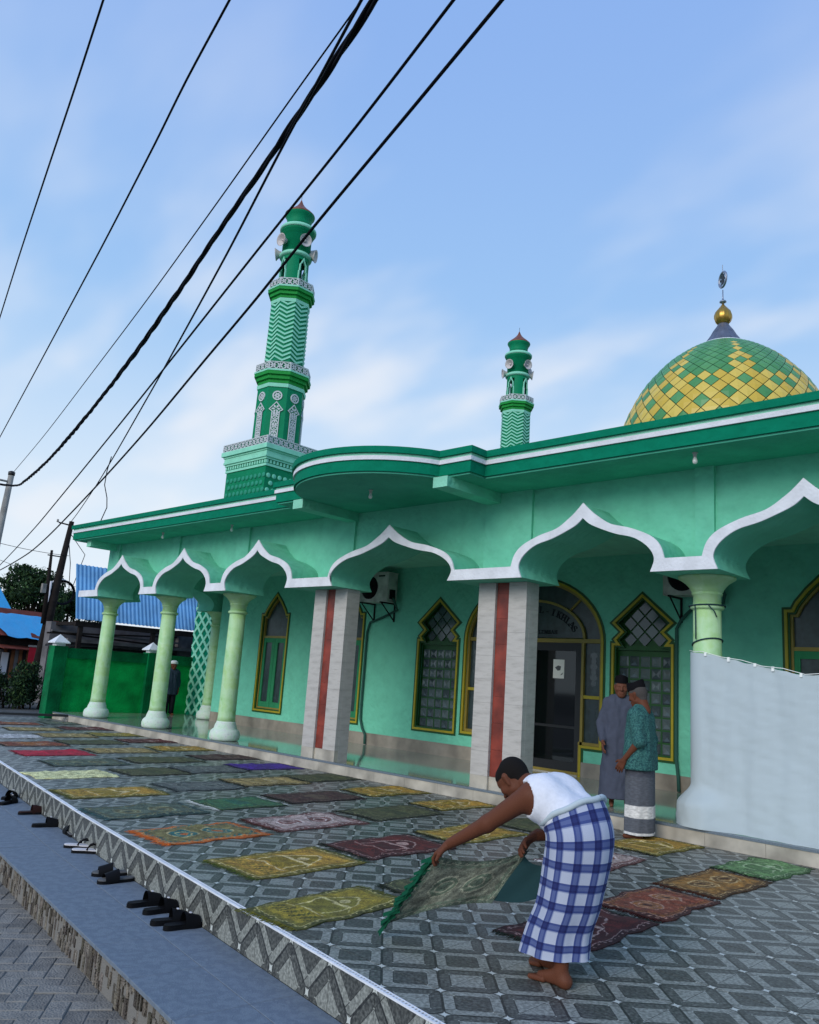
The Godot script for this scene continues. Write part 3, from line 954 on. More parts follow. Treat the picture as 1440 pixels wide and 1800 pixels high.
func make_entrance(T: Node, xc: float):
	var E := base("entrance", Vector3.ZERO, 0, T)
	var o := door_outline(xc)
	put("yellow_frame", frame_band(o, -0.004, 0.034, ZW - 0.02, ZW + 0.022), M.yellow, E)
	put("green_frame", frame_band(o, 0.0345, 0.068, ZW - 0.01, ZW + 0.012), M.frame_green, E)
	put("wood_frame", frame_band(o, -0.05, -0.0045, ZW - 0.10, ZW - 0.03), M.olive_wood, E)
	# fan arch over the door
	var inn := PackedVector2Array(); var out := PackedVector2Array()
	for i in 25:
		var t := PI * i / 24.0
		inn.append(Vector2(xc + cos(t) * 0.99, 2.26 + sin(t) * 0.60)); out.append(Vector2(xc + cos(t) * 1.03, 2.26 + sin(t) * 0.64))
	var fa := MB.new(); fa.band(inn, out, ZW - 0.1, ZW - 0.04)
	put("fan_rib", fa, M.olive_wood, E)
	for t in [PI / 4, PI / 2, 3 * PI / 4]:
		var b := MB.new()
		var a := V(xc + cos(t) * 1.02, 2.26 + sin(t) * 0.63, ZW - 0.07); var c := V(xc + cos(t) * 1.33, 2.2 + sin(t) * 1.0, ZW - 0.07)
		b.tube([a, c], 0.02, 6)
		put("fan_bar", b, M.olive_wood, E)
	var fan := MB.new()
	var fp := PackedVector2Array()
	for i in 25:
		var t := PI * i / 24.0
		fp.append(Vector2(xc + cos(t) * 0.992, 2.27 + sin(t) * 0.595))
	fan.prism(fp, ZW - 0.09, ZW - 0.082)
	put("lettered_pane", fan, M.etched, E)
	var ring := MB.new()
	var ro := PackedVector2Array(); var ri := PackedVector2Array()
	for i in 25:
		var t := PI * i / 24.0
		ri.append(Vector2(xc + cos(t) * 1.02, 2.25 + sin(t) * 0.635)); ro.append(Vector2(xc + cos(t) * 1.33, 2.25 + sin(t) * 0.96))
	ring.band(ri, ro, ZW - 0.092, ZW - 0.086)
	put("fan_pane", ring, M.etched, E)
	var font := SystemFont.new()
	font.font_names = PackedStringArray(["Droid Serif"])
	font.font_weight = 700
	var word := "AL-IKHLAS"
	for i in word.length():
		var tm := TextMesh.new()
		tm.text = word[i]; tm.font = font; tm.font_size = 32; tm.pixel_size = 0.0046; tm.depth = 0.006
		var t := deg_to_rad(88.0 - i * 8.4)
		var l := put("letter", tm, M.ink, E)
		l.position = V(xc + cos(t) * 0.86, 2.235 + sin(t) * 0.50, ZW - 0.078)
		l.rotation.z = (t - PI / 2) * 0.62
	var line := TextMesh.new()
	line.text = "LEMBAH"; line.font = font; line.font_size = 32; line.pixel_size = 0.0026; line.depth = 0.006
	put("lettering", line, M.ink, E).position = V(xc + 0.30, 2.36, ZW - 0.078)
	# head bar, jambs
	var hb := MB.new()
	hb.box(V(xc - 1.34, 2.19, ZW - 0.1), V(xc + 1.34, 2.255, ZW - 0.04))
	put("head_bar", hb, M.olive_wood, E)
	for s in [-1, 1]:
		var j := MB.new()
		j.box(V(xc + s * 1.0 - 0.022, HP, ZW - 0.11), V(xc + s * 1.0 + 0.022, 2.189, ZW - 0.03))
		put("jamb", j, M.olive_wood, E)
		var cb := MB.new()
		cb.box(V(minf(xc + s * 1.022, xc + s * 1.345), 1.33, ZW - 0.1), V(maxf(xc + s * 1.022, xc + s * 1.345), 1.38, ZW - 0.035))
		put("side_bar", cb, M.yellow, E)
		for yy in [[0.67, 1.329], [1.381, 2.189]]:
			var sp := MB.new()
			sp.box(V(minf(xc + s * 1.022, xc + s * 1.345), yy[0], ZW - 0.085), V(maxf(xc + s * 1.022, xc + s * 1.345), yy[1], ZW - 0.078))
			put("side_pane", sp, M.etched, E)
			# frosted flower motif on the pane
			var mo := MB.new()
			var cy: float = (yy[0] + yy[1]) / 2
			for k in 6:
				var q := PackedVector2Array()
				for u in 8:
					var tt := TAU * u / 8
					q.append(Vector2(xc + s * 1.18 + cos(tt) * (0.05 + 0.02 * (k % 2)), cy + (k - 2.5) * 0.085 + sin(tt) * 0.05))
				mo.prism(q, ZW - 0.077, ZW - 0.0755 + 0.0002 * k)
			put("pane_motif", mo, M.glass_block_b, E)
		# black glazed door leaf
		var x0: float = xc + (0.003 if s > 0 else -0.977); var x1: float = xc + (0.977 if s > 0 else -0.003)
		var lf := MB.new()
		lf.box(V(x0, HP + .02, ZW - .09), V(x0 + .11, 2.188, ZW - .05)); lf.box(V(x1 - .11, HP + .02, ZW - .09), V(x1, 2.188, ZW - .05))
		lf.box(V(x0 + .11, 2.06, ZW - .09), V(x1 - .11, 2.188, ZW - .05)); lf.box(V(x0 + .11, HP + .02, ZW - .09), V(x1 - .11, HP + .19, ZW - .05))
		lf.box(V(x0 + .11, .85, ZW - .088), V(x1 - .11, .89, ZW - .052))
		put("door_leaf", lf, M.black_metal, E)
		var gl := MB.new()
		gl.box(V(x0 + .11, HP + .19, ZW - .074), V(x1 - .11, 2.06, ZW - .068))
		put("door_pane", gl, M.dark_glass, E)
	var th := MB.new()
	th.box(V(xc - .98, HP, ZW - 0.12), V(xc + .98, HP + .018, ZW + 0.03))
	put("threshold", th, M.cream_tile, E)

# ------------------------------------------------------------------ minarets
func octo(r: float) -> PackedVector2Array:
	var o := PackedVector2Array()
	for i in 8:
		var t := TAU * (i + 0.5) / 8
		o.append(Vector2(cos(t) * r, sin(t) * r))
	return o
func oct_lathe(pr: Array) -> MB:     # pr: (inradius, y)
	var q := []
	for p in pr: q.append(Vector2(p.x / cos(PI / 8), p.y))
	return MB.new().lathe(q, 8, Vector3.ZERO, PI / 8)
# pierced arabesque screen: rings, spokes and leaves cut from a thin plate, on its own dark backing
func lattice(mb: MB, w: float, h: float, cell: float):
	# frame
	var t := 0.022
	mb.box(V(-w / 2, 0, 0), V(w / 2, t, 0.02)); mb.box(V(-w / 2, h - t, 0), V(w / 2, h, 0.02))
	mb.box(V(-w / 2, t, 0), V(-w / 2 + t, h - t, 0.02)); mb.box(V(w / 2 - t, t, 0), V(w / 2, h - t, 0.02))
	var nx := maxi(1, int(round((w - 2 * t) / cell))); var ny := maxi(1, int(round((h - 2 * t) / cell)))
	var cw := (w - 2 * t) / nx; var ch := (h - 2 * t) / ny
	for i in nx:
		for j in ny:
			rosette(mb, Vector2(-w / 2 + t + (i + .5) * cw, t + (j + .5) * ch), minf(cw, ch) * 0.48, (i + j) % 2)
			for d in [Vector2(1, 1), Vector2(-1, 1)]:
				var c := Vector2(-w / 2 + t + (i + .5) * cw, t + (j + .5) * ch)
				bar(mb, c - d * Vector2(cw, ch) * 0.5, c + d * Vector2(cw, ch) * 0.5, 0.011)
func bar(mb: MB, a: Vector2, b: Vector2, w: float):
	var n := (b - a).normalized().orthogonal() * w
	mb.prism(PackedVector2Array([a - n, b - n, b + n, a + n]), 0.002, 0.016)
func rosette(mb: MB, c: Vector2, r: float, odd: int):
	for k in 6:
		var t := TAU * k / 6 + odd * 0.5
		var a := c + Vector2(cos(t), sin(t)) * r * 0.15; var b := c + Vector2(cos(t), sin(t)) * r
		var n := (b - a).orthogonal() * 0.27
		mb.prism(PackedVector2Array([a, (a + b) / 2 - n, b, (a + b) / 2 + n]), 0.003, 0.018)

func make_minaret(at: Vector3, label: String):
	var T := base("minaret", at)
	T.scale = Vector3.ONE * 0.9646
	tag(T, label, "minaret", "minarets of the mosque")
	var hb := 1.18
	# lower square shaft with woven strap pattern
	var lo := MB.new()
	lo.box(V(-.964, -0.1, -hb), V(1.0, 4.3, 1.41))
	put("lower_shaft", lo, M.dark_green, T)
	var strap := MB.new()
	strap.box(V(-.036, -.122, 0), V(.036, .122, 0.022))
	var sm := strap.done()
	var front := base("woven_panel", Vector3.ZERO, 0, T)
	for f in [0, 1]:
		var bs := Basis(Vector3.UP, f * PI / 2)
		for i in 8:
			for j in 16:
				if f == 1: continue
				var x := -.964 + 0.10 + i * 0.18; var y := 0.22 + j * 0.18
				var e := put("strap", sm, M.mint_pale, front)
				e.transform = Transform3D(bs * Basis(Vector3.BACK, PI / 4 * (1 if (i + j) % 2 else -1)), bs * V(x, y, 1.41))
	var lat := MB.new()
	lat.xf = Transform3D(Basis.IDENTITY, V(0.62, 0.15, 1.414))
	lattice(lat, 0.3, 2.9, 0.145)
	put("lattice_strip", lat, M.white, T)
	# upper square base: studded band, dentils, cornice, parapet
	var h2 := 0.96
	var up := MB.new(); up.box(V(-h2, 4.3, -h2), V(h2, 7.0, h2))
	put("upper_base", up, M.tower_green, T)
	var studs := base("stud_band", Vector3.ZERO, 0, T)
	var dm := MB.new().smooth()
	dm.lathe([Vector2(.075, 0), Vector2(.07, .018), Vector2(.045, .026), Vector2(0, .028)], 8)
	var dmesh := dm.done()
	for f in 2:
		var bs := Basis(Vector3.UP, f * PI / 2)
		for i in 10:
			for j in 9:
				var x := -h2 + 0.11 + i * 0.195 + (0.0975 if j % 2 else 0.0)
				if x > h2 - 0.05: continue
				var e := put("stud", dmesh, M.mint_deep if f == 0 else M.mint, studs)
				e.transform = Transform3D(bs * Basis(Vector3.RIGHT, PI / 2), bs * V(x, 5.05 + j * 0.21, h2))
	var co := MB.new()
	for b in [[0.99, 6.99, 7.06], [1.015, 7.18, 7.24], [1.05, 7.24, 7.30], [1.035, 7.30, 7.42], [1.06, 7.42, 7.47], [1.11, 7.47, 7.60]]:
		co.box(V(-b[0], b[1], -b[0]), V(b[0], b[2], b[0]))
	put("cornice", co, M.mint_pale, T)
	var dn := MB.new()
	dn.box(V(-.975, 7.06, -.975), V(.975, 7.18, .975))
	put("dentil_ground", dn, M.tower_green, T)
	var dents := MB.new()
	for f in 4:
		dents.xf = Transform3D(Basis(Vector3.UP, f * PI / 2), Vector3.ZERO)
		for i in 17: dents.box(V(-.95 + i * .118 - .032, 7.075, .975), V(-.95 + i * .118 + .032, 7.165, 1.0))
	stuff(put("dentils", dents, M.mint_pale, T))
	var ins := MB.new(); ins.box(V(-1.06, 7.6, -1.06), V(1.06, 7.62, 1.06))
	put("terrace", ins, M.mint_pale, T)
	for f in 4:
		var pr := MB.new()
		var bs := Basis(Vector3.UP, f * PI / 2)
		pr.xf = Transform3D(bs, bs * V(0, 7.6, 1.07))
		lattice(pr, 2.16, 0.23, 0.18)
		put("parapet_screen", pr, M.silver_screen, T)
		var bk := MB.new()
		bk.xf = Transform3D(bs, bs * V(0, 7.6, 1.05)); bk.box(V(-1.06, 0, -0.02), V(1.06, 0.21, 0.01))
		put("parapet_wall", bk, M.mint_deep, T)
	# lower octagon with arrow shaped screens and roundels
	put("lower_octagon", oct_lathe([Vector2(.68, 7.6), Vector2(.665, 9.55)]), M.tower_green, T)
	put("octagon_moulding", oct_lathe([Vector2(.69, 9.55), Vector2(.70, 9.66)]), M.mint_pale, T)
	for i in 8:
		var bs := Basis(Vector3.UP, i * PI / 4)
		var pl := base("arrow_screen", Vector3.ZERO, 0, T)
		pl.transform = Transform3D(bs, bs * V(0, 7.62, 0.674))
		var bd := MB.new()
		var outline := PackedVector2Array([Vector2(-.12, 0), Vector2(.12, 0), Vector2(.12, 1.17), Vector2(.215, 1.23), Vector2(0, 1.48), Vector2(-.215, 1.23), Vector2(-.12, 1.17)])
		bd.prism(outline, 0.0, 0.012)
		put("ground", bd, M.tower_green, pl)
		var a := outline; var b := offset_closed(ccw(outline), -0.026)
		put("border", frame_band(ccw(outline), -0.026, 0.0, 0.0, 0.03), M.silver_screen, pl)
		var ro := MB.new()
		ro.xf = Transform3D(Basis.IDENTITY, V(0, 0, 0.012))
		for j in 7:
			rosette(ro, Vector2(0, 0.09 + j * 0.165), 0.1, j % 2)
			bar(ro, Vector2(-.1, j * 0.165), Vector2(.1, (j + 1) * 0.165), 0.011); bar(ro, Vector2(.1, j * 0.165), Vector2(-.1, (j + 1) * 0.165), 0.011)
		rosette(ro, Vector2(0, 1.25), 0.14, 0)
		put("fretwork", ro, M.silver_screen, pl)
		var rd := base("roundel", Vector3.ZERO, 0, T)
		rd.transform = Transform3D(bs * Basis(Vector3.RIGHT, PI / 2), bs * V(0, 9.28, 0.665))
		var dk := MB.new(); dk.lathe([Vector2(.13, 0), Vector2(.13, .012)], 20)
		put("ground", dk, M.tower_green, rd)
		var rim := MB.new()
		rim.lathe([Vector2(.105, 0), Vector2(.145, 0), Vector2(.145, .03), Vector2(.105, .03)], 20, Vector3.ZERO, 0, false)
		put("rim", rim, M.silver_screen, rd)
		var rr := MB.new()
		rr.xf = Transform3D(Basis(Vector3.RIGHT, -PI / 2), V(0, .008, 0))
		rosette(rr, Vector2.ZERO, 0.105, 0); rosette(rr, Vector2.ZERO, 0.08, 1)
		put("fretwork", rr, M.silver_screen, rd)
	balcony(T, 9.66, 0.80, 0.78, 10.06, 10.30)
	# upper octagon with chevron ribs
	put("upper_octagon", oct_lathe([Vector2(.555, 10.1), Vector2(.54, 12.32)]), M.tower_green, T)
	for k in 14:
		var y := 10.40 + k * 0.138
		var c := MB.new()
		for i in 16:
			var t0 := TAU * (i + 0.0) / 16; var t1 := TAU * (i + 1.0) / 16
			var q := []
			for t in [t0, t1]:
				var idx: int = i if t == t0 else i + 1
				var corner := idx % 2 == 1
				var r0 := 0.548 - (y - 10.1) * 0.0068
				var r: float = r0 / cos(PI / 8) if corner else r0
				q.append([V(cos(t) * r, y + (0.12 if corner else 0.0), -sin(t) * r), V(cos(t) * (r + .028), y + (0.12 if corner else 0.0), -sin(t) * (r + .028))])
			var up2 := V(0, 0.062, 0)
			c.quad(q[0][1], q[1][1], q[1][1] + up2, q[0][1] + up2)
			c.quad(q[0][1] + up2, q[1][1] + up2, q[1][0] + up2, q[0][0] + up2)
			c.quad(q[0][0], q[1][0], q[1][1], q[0][1])
		put("chevron_rib", c, M.mint_pale, T)
	put("octagon_moulding", oct_lathe([Vector2(.565, 12.32), Vector2(.575, 12.42)]), M.mint_pale, T)
	balcony(T, 12.42, 0.68, 0.66, 12.80, 13.04)
	# round lantern with openings
	for i in 4:
		# wall between two openings, open behind the frames
		var ln := MB.new()
		var t0 := i * PI / 2 + 0.36; var t1 := (i + 1) * PI / 2 - 0.36
		for k in 8:
			var a := lerpf(t0, t1, k / 8.0); var b := lerpf(t0, t1, (k + 1) / 8.0)
			arc_block(ln, a, b, 0.36, 0.43, 12.8, 13.84)
		put("lantern_wall", ln, M.tower_green, T)
	var lt := MB.new()
	for k in 32: arc_block(lt, TAU * k / 32, TAU * (k + 1) / 32, 0.36, 0.43, 13.841, 14.0)
	put("lantern_lintel", lt, M.tower_green, T)
	var core := MB.new().smooth(); core.lathe([Vector2(.24, 12.8), Vector2(.24, 14.0)], 16)  # core added to block the sky through facing openings, keeping them dark
	put("added_core", core, M.tower_green, T)
	for i in 4:
		var bs := Basis(Vector3.UP, i * PI / 2)
		var ol := sym([Vector2(.125, 13.0), Vector2(.125, 13.42), Vector2(.10, 13.46), Vector2(.09, 13.66), Vector2(.045, 13.72), Vector2(0, 13.83)], 0.0)
		var f := frame_band(ol, 0.0, 0.03, 0.39, 0.448)
		var op := base("lantern_opening", Vector3.ZERO, 0, T)
		op.transform = Transform3D(bs, Vector3.ZERO)
		put("frame", f, M.mint_pale, op)
	var r1 := MB.new().smooth()
	r1.lathe([Vector2(.43, 13.95), Vector2(.50, 13.98), Vector2(.51, 14.04), Vector2(.47, 14.09), Vector2(.44, 14.1)], 32)
	put("lantern_ring", r1, M.mint_pale, T)
	var dr := MB.new().smooth()
	dr.lathe([Vector2(.44, 14.1), Vector2(.44, 14.72), Vector2(.49, 14.74), Vector2(.49, 14.80), Vector2(.53, 14.82), Vector2(.53, 14.87)], 32)
	put("drum", dr, M.tower_green, T)
	var r2 := MB.new().smooth()
	r2.lathe([Vector2(.53, 14.87), Vector2(.565, 14.88), Vector2(.57, 14.95), Vector2(.53, 15.0), Vector2(.40, 15.02)], 32)
	put("drum_ring", r2, M.mint_pale, T)
	var nk := MB.new().smooth()
	nk.lathe([Vector2(.36, 15.0), Vector2(.36, 15.08), Vector2(.39, 15.10), Vector2(.375, 15.16), Vector2(.38, 15.26), Vector2(.42, 15.37), Vector2(.465, 15.43), Vector2(.47, 15.47), Vector2(.445, 15.5)], 32)
	put("neck", nk, M.tower_green, T)
	var cn := MB.new().smooth()
	cn.lathe([Vector2(.475, 15.47), Vector2(.465, 15.50), Vector2(.36, 15.60), Vector2(.24, 15.70), Vector2(.14, 15.80), Vector2(.07, 15.90), Vector2(.03, 16.0), Vector2(.006, 16.06)], 28)
	put("cone", cn, M.copper, T)
	var sp := MB.new(); sp.tube([V(0, 15.95, 0), V(0, 16.22, 0)], 0.008, 6)
	put("spike", sp, M.black_metal, T)
	for k in 6:
		# horn loudspeakers below the drum
		var an: float = [PI / 2 - 0.75 - 0.62, PI / 2 - 0.75 + 0.72, PI / 2 - 0.75 + 1.5, PI / 2 - 0.75 - 1.5, PI + 0.6, PI + 1.7][k]
		var d := V(cos(an), 0, sin(an))
		var hn := base("loudspeaker", Vector3.ZERO, 0, T)
		var yy: float = 14.42 if k < 2 or k > 3 else 14.14
		hn.transform = Transform3D(Basis(d.cross(Vector3.UP), -d, Vector3.UP).orthonormalized() * Basis(Vector3.RIGHT, 0.15), d * 0.40 + V(0, yy, 0))
		var m := MB.new().smooth()
		m.lathe([Vector2(.20, -.24), Vector2(.20, -.23), Vector2(.17, -.20), Vector2(.10, -.10), Vector2(.06, .0), Vector2(.06, .08)], 20, Vector3.ZERO, 0, false)
		m.lathe([Vector2(.055, -.12), Vector2(.165, -.205), Vector2(.20, -.24)], 20, Vector3.ZERO, 0, false)
		put("horn", m, M.horn, hn)
		var ct := MB.new().smooth()
		ct.lathe([Vector2(.0, -.20), Vector2(.03, -.19), Vector2(.055, -.12)], 12)
		put("core", ct, M.horn, hn)

func arc_block(mb: MB, a: float, b: float, r0: float, r1: float, y0: float, y1: float):
	var p := func(t: float, r: float, y: float) -> Vector3: return V(cos(t) * r, y, -sin(t) * r)
	mb.quad(p.call(a, r1, y0), p.call(b, r1, y0), p.call(b, r1, y1), p.call(a, r1, y1))
	mb.quad(p.call(b, r0, y0), p.call(a, r0, y0), p.call(a, r0, y1), p.call(b, r0, y1))
	mb.quad(p.call(a, r0, y0), p.call(a, r1, y0), p.call(a, r1, y1), p.call(a, r0, y1))
	mb.quad(p.call(b, r1, y0), p.call(b, r0, y0), p.call(b, r0, y1), p.call(b, r1, y1))
	mb.quad(p.call(a, r0, y0), p.call(b, r0, y0), p.call(b, r1, y0), p.call(a, r1, y0))
	mb.quad(p.call(a, r1, y1), p.call(b, r1, y1), p.call(b, r0, y1), p.call(a, r0, y1))

func balcony(T: Node, y0: float, rb: float, rt: float, y1: float, y2: float):
	var k := y1 - y0
	put("balcony_corbel", oct_lathe([Vector2(rb - .17, y0), Vector2(rb - .12, y0 + .02), Vector2(rb - .12, y0 + k * .28), Vector2(rb - .06, y0 + k * .32), Vector2(rb - .06, y0 + k * .58), Vector2(rb, y0 + k * .62), Vector2(rb, y1 - 0.05)]), M.tower_leaf, T)
	put("balcony_rim", oct_lathe([Vector2(rb + .012, y1 - 0.05), Vector2(rb + .012, y1)]), M.mint_pale, T)
	for i in 8:
		var bs := Basis(Vector3.UP, i * PI / 4)
		var w := 2.0 * rt * tan(PI / 8)
		var s := MB.new()
		s.xf = Transform3D(bs, bs * V(0, y1, rt - 0.018))
		lattice(s, w - 0.01, y2 - y1, (y2 - y1) * 0.72)
		put("balcony_screen", s, M.silver_screen, T)
		var bk := MB.new()
		bk.xf = Transform3D(bs, bs * V(0, y1, rt - 0.045)); bk.box(V(-w / 2 + .01, 0, 0), V(w / 2 - .01, y2 - y1 - .02, 0.01))
		put("balcony_panel", bk, M.tower_green, T)

# ------------------------------------------------------------------ dome
func make_dome():
	var C := V(-8.23, 0, -19.86)
	var T := base("dome", C)
	tag(T, "green and yellow scaled dome with silver cone and ring finial", "dome")
	var prof := PackedVector2Array([Vector2(2.45, 6.4), Vector2(2.60, 6.9), Vector2(2.665, 7.4), Vector2(2.64, 7.9), Vector2(2.49, 8.44), Vector2(2.29, 8.884), Vector2(2.04, 9.327), Vector2(1.785, 9.648), Vector2(1.495, 9.966), Vector2(1.205, 10.2), Vector2(.953, 10.372), Vector2(.648, 10.537), Vector2(.45, 10.62)])
	var pts := spline(Array(prof), 8)
	var len := [0.0]
	for i in range(1, pts.size()): len.append(len[-1] + pts[i].distance_to(pts[i - 1]))
	var at := func(s: float) -> Vector2:
		s = clampf(s, 0.0, len[-1])
		var i := 1
		while i < len.size() - 1 and len[i] < s: i += 1
		return pts[i - 1].lerp(pts[i], (s - len[i - 1]) / maxf(0.0001, len[i] - len[i - 1]))
	var body := MB.new().smooth()
	var inner := []
	for p in pts: inner.append(Vector2(p.x - 0.03, p.y))
	body.lathe(inner, 40)
	put("shell", body, M.dome_joint, T)
	var dr := MB.new().smooth()
	dr.lathe([Vector2(2.5, 4.0), Vector2(2.5, 6.42)], 40)
	put("drum", dr, M.mint, T)
	var N := 40
	# row heights shrink with the radius so that the scales stay square
	var ss := [0.0]
	while ss[-1] < len[-1] - 0.03:
		var r: float = at.call(ss[-1]).x
		ss.append(ss[-1] + maxf(PI * r / N * 1.02, 0.035))
	var rows: int = ss.size()
	# row of the tall points' tip: the one nearest to height 10.02
	var tip := 0
	for j in rows:
		if at.call(ss[j]).y < 10.03: tip = j
	tip -= 4
	var axis_az := atan2(-(0.0 - C.z), 0.0 - C.x)     # direction towards the camera, as lathe angle
	var list := []
	for j in range(1, rows - 1):
		for i in N:
			var th: float = TAU * (i + 0.5 * (j % 2)) / N + 0.12
			var d := wrapf(th - axis_az, -PI, PI)
			list.append([absf(d) + (3.0 if at.call(ss[j]).y < 8.2 else 0.0), i, j, th])
	list.sort_custom(func(a, b): return a[0] < b[0])
	var rest := {}
	var pt := func(th: float, s: float, lift: float) -> Vector3:
		var p: Vector2 = at.call(s)
		return V(cos(th) * (p.x + lift), p.y, -sin(th) * (p.x + lift))
	for n in list.size():
		var i: int = list[n][1]; var j: int = list[n][2]; var th: float = list[n][3]
		var k := tip - j
		var h := posmod(2 * i + (j % 2) + 0, 10)
		# let one tall point fall at the place seen to the right of the finial
		h = posmod(2 * i + (j % 2) - tall_h(N, axis_az), 10)
		if h > 5: h = 10 - h
		var key := ("dome_gold%d" if is_gold(k, h) else "dome_green%d") % ((i * 3 + j) % 2)
		var mb: MB = MB.new() if n < 300 else rest.get_or_add(key, MB.new())
		mb.smooth(false)
		var g := 0.94
		var dth := TAU / N * 0.5 * g
		var s0: float = lerpf(ss[j], ss[j - 1], g); var s1: float = lerpf(ss[j], ss[j + 1], g)
		var a: Vector3 = pt.call(th, s0, -0.004); var b: Vector3 = pt.call(th + dth, ss[j], -0.004); var c: Vector3 = pt.call(th, s1, -0.004); var e: Vector3 = pt.call(th - dth, ss[j], -0.004)
		var m: Vector3 = pt.call(th, ss[j], 0.010)
		mb.tri(e, a, m); mb.tri(a, b, m); mb.tri(b, c, m); mb.tri(c, e, m)
		if n < 300: put("scale", mb, M[key], T)
	for key in rest: stuff(put("far_scales", rest[key], M[key], T))
	var fin := base("finial", Vector3.ZERO, 0, T)
	var rim := MB.new().smooth(); rim.lathe([Vector2(.61, 10.50), Vector2(.65, 10.53), Vector2(.61, 10.57)], 32)
	put("rim", rim, M.white, fin)
	var cn := MB.new(); cn.smooth(false)
	cn.lathe([Vector2(.62, 10.54), Vector2(.46, 10.68), Vector2(.35, 10.84), Vector2(.265, 11.0), Vector2(.18, 11.12), Vector2(.13, 11.21)], 16)
	put("cone", cn, M.zinc, fin)
	var bl := MB.new().smooth()
	var rings := []
	for q in [Vector2(.12, 11.2), Vector2(.19, 11.28), Vector2(.222, 11.38), Vector2(.222, 11.46), Vector2(.19, 11.56), Vector2(.12, 11.65), Vector2(.05, 11.74), Vector2(.02, 11.80)]:
		var o := PackedVector3Array()
		for i in 48:
			var t := TAU * i / 48
			var r: float = q.x * (1.0 + 0.04 * cos(t * 12))
			o.append(V(cos(t) * r, q.y, -sin(t) * r))
		rings.append(o)
	bl.loft(rings)
	put("gold_bulb", bl, M.gold, fin)
	var ds := MB.new().smooth(); ds.lathe([Vector2(.012, 11.80), Vector2(.09, 11.84), Vector2(.085, 11.87), Vector2(.03, 11.90), Vector2(.018, 11.96), Vector2(.012, 12.2)], 20)
	put("collar", ds, M.steel, fin)
	var rg := MB.new().smooth()
	var circle := []
	for i in 33:
		var t := TAU * i / 32
		circle.append(V(cos(t) * .19, 12.50 + sin(t) * .19 * 1.1, 0))
	rg.tube(circle, 0.032, 8, false)
	var ro := put("ring", rg, M.steel, fin); ro.rotation.y = -0.7
	var em := MB.new()
	em.xf = Transform3D(Basis(Vector3.RIGHT, 0), V(0, 12.50, -0.012))
	rosette(em, Vector2.ZERO, 0.17, 0); em.prism(PackedVector2Array([Vector2(-.06, -.13), Vector2(.06, -.13), Vector2(.07, .1), Vector2(.02, .16), Vector2(-.07, .08)]), 0.0, 0.02)
	var eo := put("emblem", em, M.black_metal, fin); eo.rotation.y = -0.7
	var po := MB.new(); po.tube([V(0, 12.70, 0), V(0, 12.93, 0)], 0.01, 6)
	put("spike", po, M.steel, fin)

func tall_h(N: int, axis_az: float) -> int:
	# half-column index nearest to the azimuth of the tall point, 11 degrees right of the dome's axis
	var th := axis_az + deg_to_rad(11.0) - 0.12
	return 2 * int(round(th / TAU * N))
func is_gold(k: int, h: int) -> bool:
	# k counts rows down from the tall point's tip, h half-columns away from it (0 to 5)
	if k < 0: return h == 0 and k >= -6 and k % 2 == 0
	match k:
		0: return h == 0
		1: return h == 1
		3: return h == 1
		4: return h == 0
		5: return h == 1 or h == 3 or h == 5
		6: return h == 2
		7: return h == 1 or h == 3 or h == 5
		8: return h == 0 or h == 4
		9: return h == 1 or h == 3
		10: return h == 2 or h == 4
		11: return h == 1 or h == 5
		12: return h == 0 or h == 2
		13: return h == 3
	return k > 13 and (k + h) % 3 == 0 and k < 20

